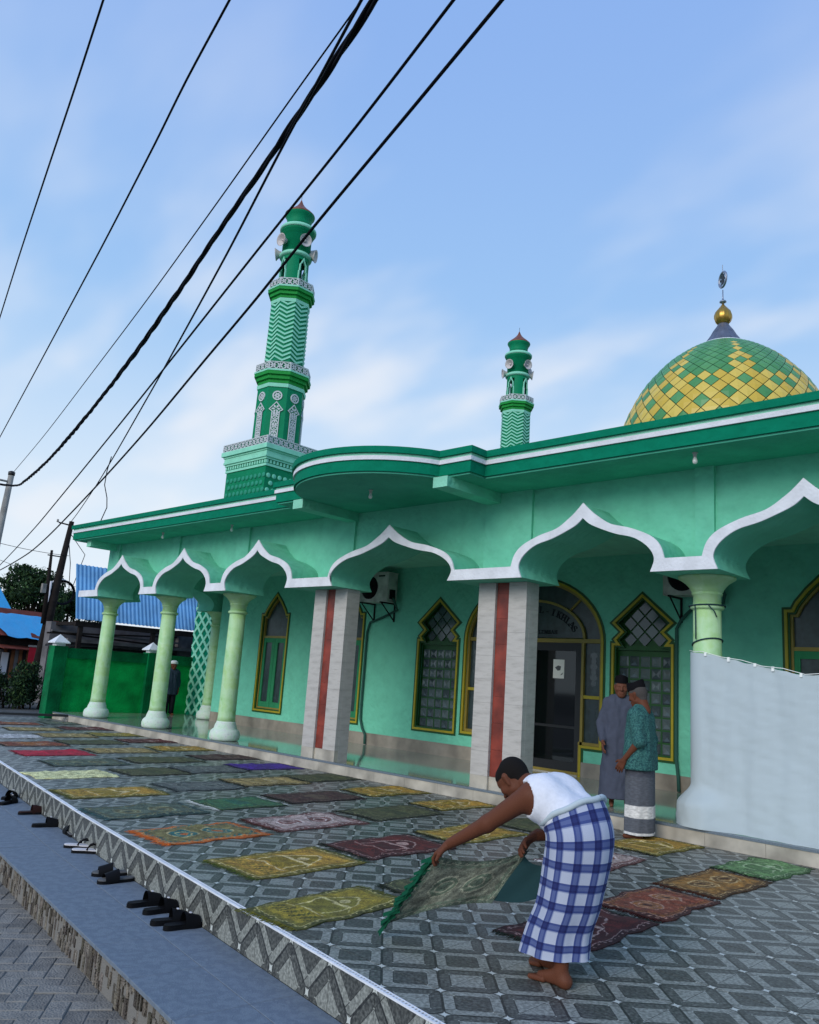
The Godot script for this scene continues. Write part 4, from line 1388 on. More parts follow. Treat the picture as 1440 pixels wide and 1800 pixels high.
# ------------------------------------------------------------------ prayer rugs
func rug_tex(style: int, pal: Array, seed_: int) -> ImageTexture:
	var w := 96; var h := 160
	var nz := noise_img(seed_, 0.06, 3, 160).get_data()
	var fz := noise_img(seed_ + 9, 0.4, 2, 160).get_data()
	pal = [pal[0], pal[1], pal[2], pal[1].lerp(pal[3], 0.85)]
	var o := PackedByteArray()
	o.resize(w * h * 3)
	for y in h:
		for x in w:
			var wob: float = (nz[((y + 80) % 160) * 160 + x] - 128) / 128.0 * 0.02
			var u := (x + 0.5) / w + wob; var v := (y + 0.5) / h - wob * 0.6
			var ex := minf(u, 1 - u) * 0.66; var ey := minf(v, 1 - v) * 1.1
			var e := minf(ex, ey)
			var c: Color = pal[1]
			var n := (nz[y * 160 + x] - 128) / 128.0; var f := (fz[y * 160 + x] - 128) / 128.0
			if style != 3:
				if e < 0.05:
					c = pal[0]
					if e > 0.028 and e < 0.04 and posmod(int((u * 0.66 + v * 1.1) * 42), 3) == 0: c = pal[3]
				elif e < 0.058: c = pal[3]
				elif e < 0.10:
					c = pal[1].lerp(pal[0], 0.5)
					if posmod(int(u * 22) + int(v * 36), 2) == 0: c = pal[2]
				else:
					var du := absf(u - 0.5); var d2 := absf(v - 0.5)
					if style == 0:
						# niche with hanging lamp, arcade lines and a lower panel
						var roof := 0.22 + 1.5 * pow(maxf(du - 0.02, 0.0), 1.4)
						if v < 0.68 and v > roof: c = pal[2]
						if absf(v - roof) < 0.012 and v < 0.6: c = pal[3]
						if v > 0.42 and v < 0.455 and du < 0.26: c = pal[3]
						if absf(du - 0.24) < 0.014 and v > 0.42 and v < 0.68: c = pal[3]
						if Vector2(du, (v - 0.36) * 1.4).length() < 0.07: c = pal[3]
						if v > 0.70 and v < 0.715: c = pal[3]
						if v > 0.75 and v < 0.86 and posmod(int(u * 26) + int(v * 40), 3) == 0: c = pal[0]
					elif style == 1:
						# two medallions and a ground of small sprigs
						for cy in [0.33, 0.68]:
							var r := Vector2(du, (v - cy) * 1.6).length()
							if r < 0.20: c = pal[2]
							if absf(r - 0.20) < 0.014 or absf(r - 0.11) < 0.012: c = pal[3]
							if r < 0.06: c = pal[0]
						if posmod(int(u * 17) * 5 + int(v * 27) * 3, 7) == 0: c = c.lerp(pal[3], 0.35)
					elif style == 2:
						# plain woven field with bands
						if posmod(int(v * 46 + sin(u * 30) * 0.8), 4) == 0: c = pal[1].lerp(pal[2], 0.5)
						if d2 < 0.10 and du < 0.28: c = pal[2]
					elif style == 4:
						# diamonds
						var k := absf(fposmod(u * 4, 1.0) - 0.5) + absf(fposmod(v * 6.5, 1.0) - 0.5)
						if k < 0.28: c = pal[2]
						elif k < 0.36: c = pal[3]
			c = c.lerp(pal[1], 0.05 + 0.22 * absf(n)) * (0.9 + n * 0.25 + f * 0.34)
			var i := (y * w + x) * 3
			o[i] = int(clampf(c.r, 0, 1) * 255); o[i + 1] = int(clampf(c.g, 0, 1) * 255); o[i + 2] = int(clampf(c.b, 0, 1) * 255)
	return ImageTexture.create_from_image(Image.create_from_data(w, h, false, Image.FORMAT_RGB8, o))

func rug(at: Vector3, L: float, W: float, turn: float, style: int, pal: Array, label: String, seed_: int, fringe: Color):
	var T := base("prayer_rug", at, turn)
	tag(T, label, "rug", "prayer rugs laid in rows on the terrace")
	var n := FastNoiseLite.new()
	n.seed = seed_; n.frequency = 2.2
	var rough := 0.016 if style != 3 else 0.026
	var mb := MB.new().smooth()
	var NX := 9; var NZ := 16
	var P := func(i: int, j: int) -> Vector3:
		var u := float(i) / NX; var v := float(j) / NZ
		var e := minf(minf(u, 1 - u) * W, minf(v, 1 - v) * L)
		var x := (u - 0.5) * W + n.get_noise_2d(v * L * 1.3, 7.0) * 0.05
		var z := (v - 0.5) * L + n.get_noise_2d(u * W * 1.3, 31.0) * 0.05
		var hgt := 0.009 + maxf(0.0, n.get_noise_2d(x * 1.2 + at.x, z * 1.2 + at.z)) * rough * 2.4
		if e < 0.001: hgt = 0.006 + maxf(0.0, n.get_noise_2d(x * 3.0 + 50.0, z * 3.0)) * rough
		return V(x, hgt, z)
	for i in NX:
		for j in NZ:
			var a: Vector3 = P.call(i, j + 1); var b: Vector3 = P.call(i + 1, j + 1); var c: Vector3 = P.call(i + 1, j); var d: Vector3 = P.call(i, j)
			mb.quad(a, b, c, d, Vector2(float(i) / NX, float(j + 1) / NZ), Vector2(float(i + 1) / NX, float(j + 1) / NZ), Vector2(float(i + 1) / NX, float(j) / NZ), Vector2(float(i) / NX, float(j) / NZ))
	# pile edge down to the floor
	var rim := []
	for i in NX: rim.append([i, NZ, i + 1, NZ])
	for j in range(NZ, 0, -1): rim.append([NX, j, NX, j - 1])
	for i in range(NX, 0, -1): rim.append([i, 0, i - 1, 0])
	for j in NZ: rim.append([0, j, 0, j + 1])
	mb.smooth(false)
	for r in rim:
		var a: Vector3 = P.call(r[0], r[1]); var b: Vector3 = P.call(r[2], r[3])
		var ua := Vector2(0.02 + 0.96 * r[0] / NX, 0.02 + 0.96 * r[1] / NZ); var ub := Vector2(0.02 + 0.96 * r[2] / NX, 0.02 + 0.96 * r[3] / NZ)
		mb.quad(V(a.x, 0.001, a.z), V(b.x, 0.001, b.z), b, a, ua, ub, ub, ua)
	var m := uvmat("rug_%d" % seed_, rug_tex(style, pal, seed_), 0.95)
	put("pile", mb, m, T)
	if style != 3:
		var r2 := RandomNumberGenerator.new()
		r2.seed = seed_
		for s in [-1, 1]:
			var fr := MB.new()
			var k := 0.0
			while k < 1.0:
				var u := k * NX
				var p: Vector3 = P.call(clampi(int(round(u)), 0, NX), 0 if s < 0 else NZ)
				var x := (k - 0.5) * W + r2.randf_range(-.006, .006)
				var l := r2.randf_range(0.03, 0.06); var dx := r2.randf_range(-.014, .014)
				var z0: float = p.z - s * 0.01; var z1: float = p.z + s * l
				var a := V(x - .006, 0.008, z0); var b := V(x + .006, 0.008, z0); var c := V(x + dx + .003, 0.003, z1); var d := V(x + dx - .003, 0.003, z1)
				if s > 0: fr.quad(d, c, b, a)
				else: fr.quad(a, b, c, d)
				k += 0.022
			var fm := "fringe_" + fringe.to_html(false)
			if not M.has(fm): mat(fm, fringe, 0.95)
			stuff(put("fringe", fr, M[fm], T))

func make_rugs():
	var dk := rgb(34, 40, 30)
	var gold := [rgb(96, 92, 30), rgb(176, 138, 52), rgb(138, 118, 36), rgb(224, 208, 164)]
	var olive := [rgb(70, 74, 30), rgb(146, 130, 44), rgb(122, 116, 46), rgb(214, 202, 150)]
	var dolive := [rgb(44, 50, 34), rgb(84, 88, 56), rgb(66, 76, 48), rgb(140, 140, 100)]
	var red := [rgb(52, 22, 20), rgb(92, 34, 28), rgb(72, 28, 26), rgb(196, 172, 160)]
	var brown := [rgb(60, 30, 24), rgb(128, 66, 44), rgb(150, 96, 48), rgb(196, 160, 138)]
	var bgold := [rgb(66, 44, 20), rgb(150, 106, 46), rgb(108, 78, 40), rgb(206, 180, 132)]
	var green := [rgb(58, 92, 52), rgb(108, 146, 92), rgb(92, 130, 80), rgb(182, 200, 160)]
	var teal := [rgb(44, 66, 62), rgb(82, 98, 84), rgb(104, 100, 66), rgb(150, 156, 120)]
	var pink := [rgb(84, 48, 44), rgb(170, 150, 142), rgb(118, 78, 72), rgb(214, 200, 192)]
	var gry := [rgb(56, 66, 66), rgb(96, 104, 100), rgb(78, 90, 86), rgb(136, 142, 130)]
	var dbr := [rgb(40, 26, 24), rgb(70, 46, 42), rgb(96, 82, 66), rgb(120, 100, 86)]
	var org := [rgb(196, 96, 34), rgb(120, 112, 66), rgb(30, 104, 106), rgb(190, 176, 130)]
	var purple := [rgb(40, 24, 88), rgb(72, 40, 148), rgb(58, 32, 124), rgb(104, 78, 170)]
	var crim := [rgb(150, 20, 44), rgb(186, 26, 58), rgb(166, 22, 50), rgb(204, 60, 84)]
	var tan := [rgb(84, 76, 44), rgb(166, 146, 92), rgb(140, 124, 74), rgb(204, 190, 148)]
	var grn := [rgb(36, 62, 40), rgb(62, 108, 68), rgb(40, 96, 78), rgb(132, 150, 96)]
	var towel := [rgb(206, 208, 150), rgb(222, 222, 164), rgb(210, 212, 150), rgb(232, 232, 190)]
	var white := [rgb(150, 152, 152), rgb(196, 198, 200), rgb(170, 172, 176), rgb(220, 220, 222)]
	var R := [
		[-2.92, -4.75, 1.09, .56, 3, 0, red, dk, "dark red prayer rug half hidden behind the plaid sarong"],
		[-2.93, -5.80, .92, .54, 0, 1, brown, rgb(60, 22, 18), "reddish brown patterned rug between the dark red and brown-gold rugs"],
		[-2.95, -6.82, 1.04, .54, -2, 1, bgold, rgb(70, 34, 18), "brown and gold rug next to the pale green rug"],
		[-2.95, -7.86, .94, .56, -2, 0, green, dk, "pale green prayer rug lying farthest right near the porch step"],
		[-4.03, -7.86, .98, .62, -2, 0, gold, dk, "brown-gold rug at the feet of the man in green batik"],
		[-3.97, -6.68, .98, .6, 4, 1, pink, rgb(206, 200, 196), "pinkish rug behind the bending man's sarong"],
		[-4.10, -3.74, 1.06, .5, 2, 0, olive, rgb(96, 94, 34), "olive gold rug hanging over the terrace edge in front"],
		[-4.06, -4.82, .95, .54, 2, 2, dolive, dk, "olive brown rug under the rug being lifted"],
		[-5.18, -4.26, 1.12, .67, 1, 0, gold, rgb(70, 84, 34), "gold rug with green border and white arch lines, second row from camera"],
		[-5.24, -5.42, 1.08, .66, -3, 0, red, dk, "dark maroon rug with white motif behind the outstretched arm"],
		[-5.28, -6.62, 1.08, .63, 0, 0, gold, dk, "gold and olive rug above the bending man's forearm"],
		[-5.29, -7.72, .92, .64, -1, 2, dolive, dk, "dark olive rug beside the bending man's chest near the step"],
		[-6.42, -4.26, 1.06, .66, 0, 1, org, rgb(200, 98, 36), "striped rug with orange fringe and teal end at the terrace edge"],
		[-6.47, -5.48, 1.14, .68, -2, 1, pink, rgb(70, 34, 26), "pale pink-grey rug with maroon medallions and dark border"],
		[-6.50, -6.72, 1.10, .64, 0, 2, dolive, dk, "dull green-grey rug between the pink-grey and gold rugs"],
		[-6.60, -7.88, 1.02, .60, -5, 0, gold, dk, "gold rug below the left white and red pier"],
		[-7.58, -4.37, 1.10, .66, -2, 1, teal, rgb(60, 92, 92), "teal and olive rug whose corner hangs over the edge"],
		[-7.64, -5.50, .92, .64, -3, 2, grn, rgb(214, 216, 206), "bright green rug with white fringe"],
		[-7.68, -6.62, 1.14, .64, -3, 2, dbr, dk, "dark brown rug right beside the green one"],
		[-7.74, -7.84, 1.06, .66, -3, 0, gold, dk, "wrinkled gold rug ending row four at the porch step"],
		[-8.76, -4.60, 1.14, .64, -4, 0, gold, rgb(80, 84, 40), "gold-olive rug overlapping the terrace edge, row five"],
		[-8.87, -5.80, .98, .66, -4, 1, gry, rgb(50, 60, 58), "grey rug blending with the tiles, row five"],
		[-8.97, -6.84, 1.08, .68, -4, 0, tan, dk, "tan rug with crumpled dark corner, row five"],
		[-9.04, -7.88, .98, .68, -1, 2, dolive, dk, "mossy green rug in row five next to the step"],
		[-10.21, -4.80, 1.04, .62, -3, 3, towel, dk, "rumpled pale yellow towel at the terrace edge"],
		[-10.19, -5.88, .9, .68, -4, 2, dolive, dk, "olive rug beside the pale yellow towel"],
		[-10.22, -6.82, .98, .70, -4, 1, gry, dk, "grey rug between the olive and the purple rug"],
		[-10.31, -7.84, 1.04, .68, -5, 2, purple, rgb(30, 20, 60), "purple prayer rug near the porch step"],
		[-11.29, -5.50, 1.10, .68, -4, 1, teal, dk, "grey-teal rug in the row behind the yellow towel"],
		[-11.39, -6.72, 1.14, .68, -3, 2, dolive, dk, "dark olive rug in the row behind the yellow towel"],
		[-11.52, -7.90, 1.04, .66, -5, 1, dbr, dk, "dark purple-brown rug near the third column's foot"],
		[-12.50, -5.55, 1.08, .70, -6, 2, crim, rgb(120, 16, 36), "crimson red prayer rug"],
		[-12.66, -6.72, 1.12, .70, -5, 0, tan, dk, "olive-tan rug right of the crimson rug"],
		[-12.80, -7.88, 1.04, .70, -4, 0, gold, dk, "tan rug ending the crimson rug's row at the step"],
		[-13.77, -5.75, 1.06, .70, -5, 0, brown, dk, "brownish rug at the left frame edge behind the crimson one"],
		[-13.95, -6.85, 1.10, .70, -5, 2, dolive, dk, "greenish rug between two brown ones behind the crimson rug"],
		[-14.12, -7.96, .98, .70, -4, 0, red, dk, "red-brown rug in front of the third column"],
		[-15.03, -5.95, .92, .70, -5, 2, white, rgb(190, 190, 190), "whitish rug at the left frame edge"],
		[-15.17, -6.92, 1.02, .72, -5, 0, tan, dk, "tan rug right of the whitish rug"],
		[-15.33, -7.96, .96, .72, -5, 0, olive, dk, "olive tan rug in front of the second column"],
		[-16.43, -6.85, 1.04, .70, -5, 0, tan, dk, "far tan rug one row before the low black rail"],
		[-16.60, -7.96, 1.02, .70, -5, 0, red, dk, "far red-brown rug one row before the low black rail"],
		[-17.72, -6.98, 1.02, .68, -6, 0, brown, dk, "farthest brown rug just under the low black rail"],
		[-17.92, -8.02, .74, .66, -5, 1, teal, dk, "farthest teal-grey rug beside the porch step"],
	]
	for i in R.size():
		var r = R[i]
		rug(V(r[0], 0.001, r[1]), r[2] - 0.06, r[3], deg_to_rad(r[4]), r[5], r[6], r[8], 300 + i * 11, r[7])

# ------------------------------------------------------------------ sandals
func sole_outline(L: float, W: float) -> PackedVector2Array:
	var p := [Vector2(0, .5), Vector2(.30, .46), Vector2(.46, .32), Vector2(.47, .15), Vector2(.36, -.08), Vector2(.36, -.30), Vector2(.27, -.45), Vector2(0, -.5), Vector2(-.27, -.45), Vector2(-.35, -.30), Vector2(-.33, -.05), Vector2(-.43, .18), Vector2(-.40, .36), Vector2(-.22, .47)]
	var o := PackedVector2Array()
	for i in p.size():
		var a: Vector2 = p[(i - 1 + p.size()) % p.size()]; var b: Vector2 = p[i]; var c: Vector2 = p[(i + 1) % p.size()]; var d: Vector2 = p[(i + 2) % p.size()]
		for k in 3:
			var q := b.cubic_interpolate(c, a, d, k / 3.0)
			o.append(Vector2(q.x * W, q.y * L))
	return ccw(o)
func sandal(at: Vector3, turn: float, kind: int, label: String, L := 0.265):
	var T := base("sandal", at, turn)
	T.scale = V(1.12, 1.22, 1.08)
	tag(T, label, "sandal", "sandals left along the walkway")
	var W := 0.098
	var lie := Transform3D(Basis(V(1, 0, 0), V(0, 0, -1), V(0, 1, 0)), Vector3.ZERO)
	var o := sole_outline(L, W)
	var so := MB.new(); so.xf = lie
	so.prism(o, 0.0, 0.018)
	put("sole", so, M.rubber, T)
	var fb := MB.new(); fb.xf = lie
	fb.prism(offset_closed(o, -0.004), 0.0182, 0.026)
	put("footbed", fb, [M.rubber, M.foot_white, M.foot_gray, M.brown_leather][kind], T)
	var st := MB.new().smooth()
	if kind == 1:
		var toe := V(0.004, 0.026, -L * 0.30)
		for s in [-1, 1]:
			st.tube([V(s * W * 0.36, 0.024, L * 0.04), V(s * W * 0.34, 0.05, -L * 0.02), V(s * W * 0.2, 0.062, -L * 0.14), toe + V(s * 0.004, 0.03, 0.008), toe], 0.007, 6)
		put("thong", st, M.rubber, T)
	else:
		# broad band over the instep
		var n := 12
		var z0 := -L * 0.33; var z1 := L * 0.04
		if kind == 3: z0 = -L * 0.46
		var rows := []
		for j in 5:
			var v := j / 4.0
			var hgt := lerpf(0.042, 0.066, v)
			if kind == 3: hgt = lerpf(0.028, 0.066, sqrt(v))
			var hw := W * lerpf(0.46, 0.45, v)
			if kind == 3: hw = W * lerpf(0.28, 0.46, sqrt(v))
			var row := []
			for i in n + 1:
				var t := PI * i / n
				row.append(V(cos(t) * hw, 0.014 + sin(t) * hgt, lerpf(z0, z1, v)))
			rows.append(row)
		for j in 4:
			for i in n:
				st.quad(rows[j + 1][i], rows[j][i], rows[j][i + 1], rows[j + 1][i + 1])
				var q := V(0, -0.005, 0)
				st.quad(rows[j + 1][i + 1] + q, rows[j][i + 1] + q, rows[j][i] + q, rows[j + 1][i] + q)
		put("strap", st, M.rubber if kind != 3 else M.brown_leather, T)
		if kind == 0:
			var bd := MB.new(); bd.cbox(V(0.02, 0.078, -L * 0.08), V(0.018, 0.004, 0.012))
			put("badge", bd, M.foot_white, T)

func make_sandals():
	var y := -0.24
	# x, z, heading in degrees (0 points the toe away from the street), kind, label
	var S := [
		[-10.21, -4.10, 40, 0, "dark sandal lying farthest along the walkway, rear of its pair"],
		[-9.86, -3.96, 35, 0, "dark sandal lying farthest along the walkway, front of its pair"],
		[-9.15, -3.94, -10, 3, "single brown closed slipper on the walkway"],
		[-8.44, -3.80, -14, 0, "single black slide between the brown slipper and the dark pair"],
		[-8.19, -3.93, 90, 2, "dark sandal against the riser, upper one of the crosswise pair"],
		[-7.98, -3.83, 80, 2, "dark sandal against the riser, lower one of the crosswise pair"],
		[-7.40, -3.66, -42, 1, "left flip-flop with white footbed and black straps"],
		[-7.19, -3.64, -34, 1, "right flip-flop with white footbed and black straps"],
		[-6.38, -3.44, 158, 2, "black slide with grey footbed, left one of its pair"],
		[-6.17, -3.38, 172, 2, "black slide with grey footbed, right one of its pair"],
		[-5.50, -3.27, -6, 0, "black slide with white badge, left one of the pair beside the nearest sandals"],
		[-5.30, -3.28, -4, 0, "black slide, right one of the pair beside the nearest sandals"],
		[-5.04, -3.20, -16, 0, "black slide nearest the camera, left one, touching its mate"],
		[-4.92, -3.22, -8, 0, "black slide nearest the camera, right one"],
	]
	for s in S: sandal(V(s[0], y, s[1]), deg_to_rad(s[2]), s[3], s[4])

# ------------------------------------------------------------------ fittings on the mosque
func make_ac(x0: float, y0: float, label: String, pipe: Array):
	var T := base("air_conditioner", V(x0, y0, ZW))
	tag(T, label, "air conditioner", "outdoor air conditioner units")
	var w := 0.80; var h := 0.56; var z0 := 0.10; var z1 := 0.37
	var c := MB.new()
	c.xf = Transform3D(Basis(V(1, 0, 0), V(0, 0, -1), V(0, 1, 0)), V(0, 0, 0))
	var r := PackedVector2Array([Vector2(0, -z0), Vector2(0, -z1 + .02), Vector2(.02, -z1), Vector2(w - .02, -z1), Vector2(w, -z1 + .02), Vector2(w, -z0)])
	c.prism(r, 0.0, h)
	put("case", c, M.ac_case, T)
	var lid := MB.new(); lid.box(V(-.01, h, z0 - .01), V(w + .01, h + .015, z1 + .01))
	put("lid", lid, M.ac_case, T)
	var f := base("fan_grille", V(0.31, h * 0.5, z1), 0, T)
	var d := MB.new().smooth(); d.xf = Transform3D(Basis(Vector3.RIGHT, PI / 2), Vector3.ZERO)
	d.lathe([Vector2(.225, 0), Vector2(.225, .004)], 32)
	put("opening", d, M.ac_dark, f)
	for k in 7:
		var g := MB.new().smooth()
		var pts := []
		for i in 25: pts.append(V(cos(TAU * i / 24) * (.04 + k * .031), sin(TAU * i / 24) * (.04 + k * .031), .016))
		g.tube(pts, 0.003, 5, false)
		put("wire_ring", g, M.ac_dark, f)
	for k in 6:
		var b := MB.new()
		b.xf = Transform3D(Basis(Vector3.BACK, k * PI / 6), V(0, 0, .012))
		b.box(V(-.228, -.003, 0), V(.228, .003, .004))
		put("wire_spoke", b, M.ac_dark, f)
	var badge := MB.new(); badge.box(V(w * .68, h - .075, z1 + .0005), V(w * .9, h - .045, z1 + .003))
	put("nameplate", badge, M.ac_dark, T)
	var pl := MB.new(); pl.box(V(w, .06, .17), V(w + .03, .24, .30))
	put("valve_cover", pl, M.ac_dark, T)
	for x in [0.12, w - 0.12]:
		var b := MB.new()
		b.box(V(x - .015, -.025, 0.002), V(x + .015, -.001, .42)); b.box(V(x - .015, -.36, 0.002), V(x + .015, -.025, .022))
		b.tube([V(x, -.34, .012), V(x, -.02, .38)], 0.013, 5)
		put("bracket", b, M.ac_dark, T)
	var pts := []
	for q in pipe: pts.append(V(q[0] - x0, q[1] - y0, q[2]))
	var pp := MB.new().smooth(); pp.tube(pts, 0.024, 8)
	put("pipe", pp, M.pipe, T)

func make_fittings():
	make_ac(-11.90, 2.87, "outdoor air conditioner hanging under the middle arch beside the left pier", [[-11.10, 2.98, .24], [-11.06, 2.9, .2], [-11.1, 2.74, .05], [-11.5, 2.6, .04], [-11.85, 2.5, .04], [-11.92, 2.3, .04], [-11.93, .85, .04], [-11.92, .62, .04], [-11.84, .45, .05], [-11.74, .34, .06], [-11.73, HP + .01, .06]])
	make_ac(-5.46, 2.87, "outdoor air conditioner half hidden behind the right round column's capital", [[-4.66, 2.98, .24], [-4.62, 2.88, .2], [-4.7, 2.78, .06], [-5.0, 2.72, .04], [-5.17, 2.70, .04], [-5.33, 2.55, .04], [-5.40, 2.42, .04], [-5.405, 1.4, .04], [-5.405, .6, .04], [-5.37, .36, .05], [-5.36, HP + .01, .05]])
	var B := [[-14.9, -8.2, "light bulb under the roof overhang above the second column"], [-12.66, -8.33, "light bulb under the overhang above the third column"], [-8.19, -7.6, "light bulb under the curved porch roof"], [-3.66, -8.06, "light bulb under the overhang above the right round column"]]
	for b in B:
		var T := base("light_bulb", V(b[0], YS - 0.02, b[1]))
		T.scale = Vector3.ONE * 0.62
		tag(T, b[2], "bulb", "unlit bulbs under the roof")
		var s := MB.new().smooth(); s.lathe([Vector2(.03, -.085), Vector2(.034, -.02), Vector2(.05, -.015), Vector2(.05, 0)], 14)
		put("socket", s, M.ac_case, T)
		var g := MB.new().smooth(); g.lathe([Vector2(.001, -.205), Vector2(.022, -.20), Vector2(.04, -.18), Vector2(.045, -.15), Vector2(.036, -.115), Vector2(.026, -.09), Vector2(.026, -.08)], 16)
		put("glass", g, M.bulb, T)
	# notice on the door leaf
	var P := base("notice", V(-7.46, 1.62, ZW - 0.0485))
	tag(P, "white paper notice stuck on the black door glass", "poster")
	var pp := MB.new(); pp.box(V(-.105, 0, -.0165), V(.105, .30, -.0145))
	put("paper", pp, M.paper, P)
	var ik := MB.new()
	ik.prism(PackedVector2Array([Vector2(-.07, .17), Vector2(-.02, .12), Vector2(.03, .13), Vector2(.045, .19), Vector2(-.01, .205)]), -.0144, -.0136)
	ik.prism(PackedVector2Array([Vector2(.03, .05), Vector2(.07, .06), Vector2(.085, .10)]), -.0144, -.0136)
	put("print", ik, M.foot_gray, P)

# ------------------------------------------------------------------ white sheet tied round the right column
func make_sheet():
	var T := base("curtain", V(-3.81, HP, ZC))
	tag(T, "white cloth sheet strung from the right round column, hanging to the floor", "curtain")
	var n := FastNoiseLite.new(); n.seed = 5; n.frequency = 1.0; n.fractal_octaves = 3
	var NU := 90; var NV := 56
	var wrap := 0.62
	var P := func(i: int, j: int, off: float) -> Vector3:
		var s := float(i) / NU * 3.1; var v := float(j) / NV
		var x: float; var z: float
		var y := 0.0; var topy: float
		var run := s - wrap
		topy = 1.79 - 0.02 * smoothstep(0.0, wrap, s) if run < 0 else 1.77 - 0.185 * minf(run, 1.0) + 0.045 * maxf(run - 1.0, 0.0)
		y = lerpf(0.004, topy, 1 - v)
		var fold := 0.004 * n.get_noise_2d(s * 1.4, y * 9.0 + s * 3.0) + 0.016 * n.get_noise_2d(s * 4.0, y * 0.5) + 0.003 * n.get_noise_2d(s * 3.0, y * 30.0)
		# round the shaft, and over the swelling foot of the column
		var r := 0.176 + 0.142 * smoothstep(0.42, 0.20, y) + 0.01 * n.get_noise_2d(s * 6.0, y * 8.0) * smoothstep(0.8, 0.1, y)
		if run < 0:
			var t := PI * 1.02 - (PI * 0.56) * s / wrap
			x = cos(t) * (r + off); z = sin(t) * (r + off)
		else:
			var t1 := PI * 1.02 - PI * 0.56
			var e := V(cos(t1) * (r + off), 0, sin(t1) * (r + off))
			x = e.x + run * 0.995; z = lerpf(e.z, 0.16 + off, smoothstep(0.0, 0.35, run)) + fold * 1.6 + 0.05 * sin(run * 2.0) * smoothstep(0.9, 0.0, y)
			z = minf(z, 0.335 + off)
			y += 0.012 * n.get_noise_2d(s * 5.0, 3.0) * (1 - v)
		return V(x, y, z)
	var mb := MB.new().smooth()
	for i in NU:
		for j in NV:
			mb.quad(P.call(i, j + 1, 0.0), P.call(i + 1, j + 1, 0.0), P.call(i + 1, j, 0.0), P.call(i, j, 0.0))
			mb.quad(P.call(i + 1, j + 1, -0.003), P.call(i, j + 1, -0.003), P.call(i, j, -0.003), P.call(i + 1, j, -0.003))
	put("cloth", mb, M.sheet, T)
	var clips := [.66, .9, 1.18, 1.36, 1.62, 1.9, 2.15]
	for k in clips.size():
		var p: Vector3 = P.call(int(clips[k] / 3.1 * NU), 0, 0.0)
		var c := MB.new()
		c.xf = Transform3D(Basis(Vector3.BACK, sin(k * 3.1) * 0.3), p + V(0, 0.0, 0.006))
		c.cbox(V(0, -.004, 0), V(.026, .034 + .012 * (k % 2), .016))
		put("clip", c, M.clip, T)
	var S := base("line", V(-3.81, HP, ZC))
	tag(S, "thin cord holding up the white sheet, tied round the column", "cord")
	var line := []
	for i in range(0, 91, 6):
		var p: Vector3 = P.call(i, 0, 0.006)
		line.append(p + V(0, 0.014 + 0.012 * sin(i * 0.5), 0))
	var lm := MB.new().smooth(); lm.tube(line, 0.004, 5)
	put("top_line", lm, M.clip, S)
	var kn := MB.new().smooth()
	for y in [2.285, 1.89]:
		var q := []
		for i in 21:
			var t := TAU * i / 20
			q.append(V(cos(t) * (.188 if y > 2 else .156), y + 0.03 * sin(t + 1.0) * (0.3 if y > 2 else 1.6), sin(t) * (.188 if y > 2 else .156)))
		kn.tube(q, 0.008, 6, false)
	kn.tube([V(-.06, 2.29, .17), V(-.062, 2.1, .152), V(-.06, 1.92, .155)], 0.007, 6)
	kn.tube([V(.09, 2.28, .168), V(.14, 2.22, .14), V(.15, 2.16, .10)], 0.007, 6)
	put("tied_cord", kn, M.string, S)

# ------------------------------------------------------------------ low rail at the far end of the terrace
func make_rail():
	var T := base("low_rail", V(-18.75, 0, -7.55), deg_to_rad(-19))
	tag(T, "low black rail on short feet across the terrace's far end", "rail")
	var b := MB.new(); b.box(V(-.05, 0.10, -1.25), V(.05, 0.15, 1.25))
	put("bar", b, M.black_metal, T)
	for z in [-.95, .55]:
		var f := MB.new(); f.box(V(-.07, 0, z - .07), V(.07, 0.10, z + .07))
		put("foot", f, M.concrete, T)

# ------------------------------------------------------------------ fence, houses, poles, wires, plants
func make_fence():
	var T := base("fence", V(-19.4, -0.03, -8.38))
	tag(T, "green boundary wall with recessed panels and white pyramid caps", "wall")
	var zz := [0.0, -2.42, -4.1]
	for i in 2:
		var a: float = zz[i] - 0.16; var b: float = zz[i + 1] + 0.16
		var p := MB.new(); p.box(V(-.08, 0, b), V(.045, 1.42, a))
		put("panel", p, M.fence_panel, T)
		var r := MB.new(); r.box(V(-.10, 1.42, b), V(.10, 1.66, a))
		put("top_rail", r, M.fence_frame, T)
		var r0 := MB.new(); r0.box(V(-.10, 0, b), V(.09, .10, a))
		put("plinth", r0, M.fence_frame, T)
	for i in 3:
		var z: float = zz[i]
		var o := base("pillar", V(0, 0, z), 0, T)
		var p := MB.new(); p.box(V(-.16, 0, -.16), V(.16, 1.69, .16))
		put("shaft", p, M.fence_frame, o)
		var n := MB.new(); n.box(V(-.11, 1.69, -.11), V(.11, 1.75, .11))
		put("neck", n, M.white, o)
		var c := MB.new()
		c.lathe([Vector2(.265, 1.75), Vector2(.265, 1.775), Vector2(.001, 1.96)], 4, Vector3.ZERO, PI / 4)
		put("cap", c, M.white, o)

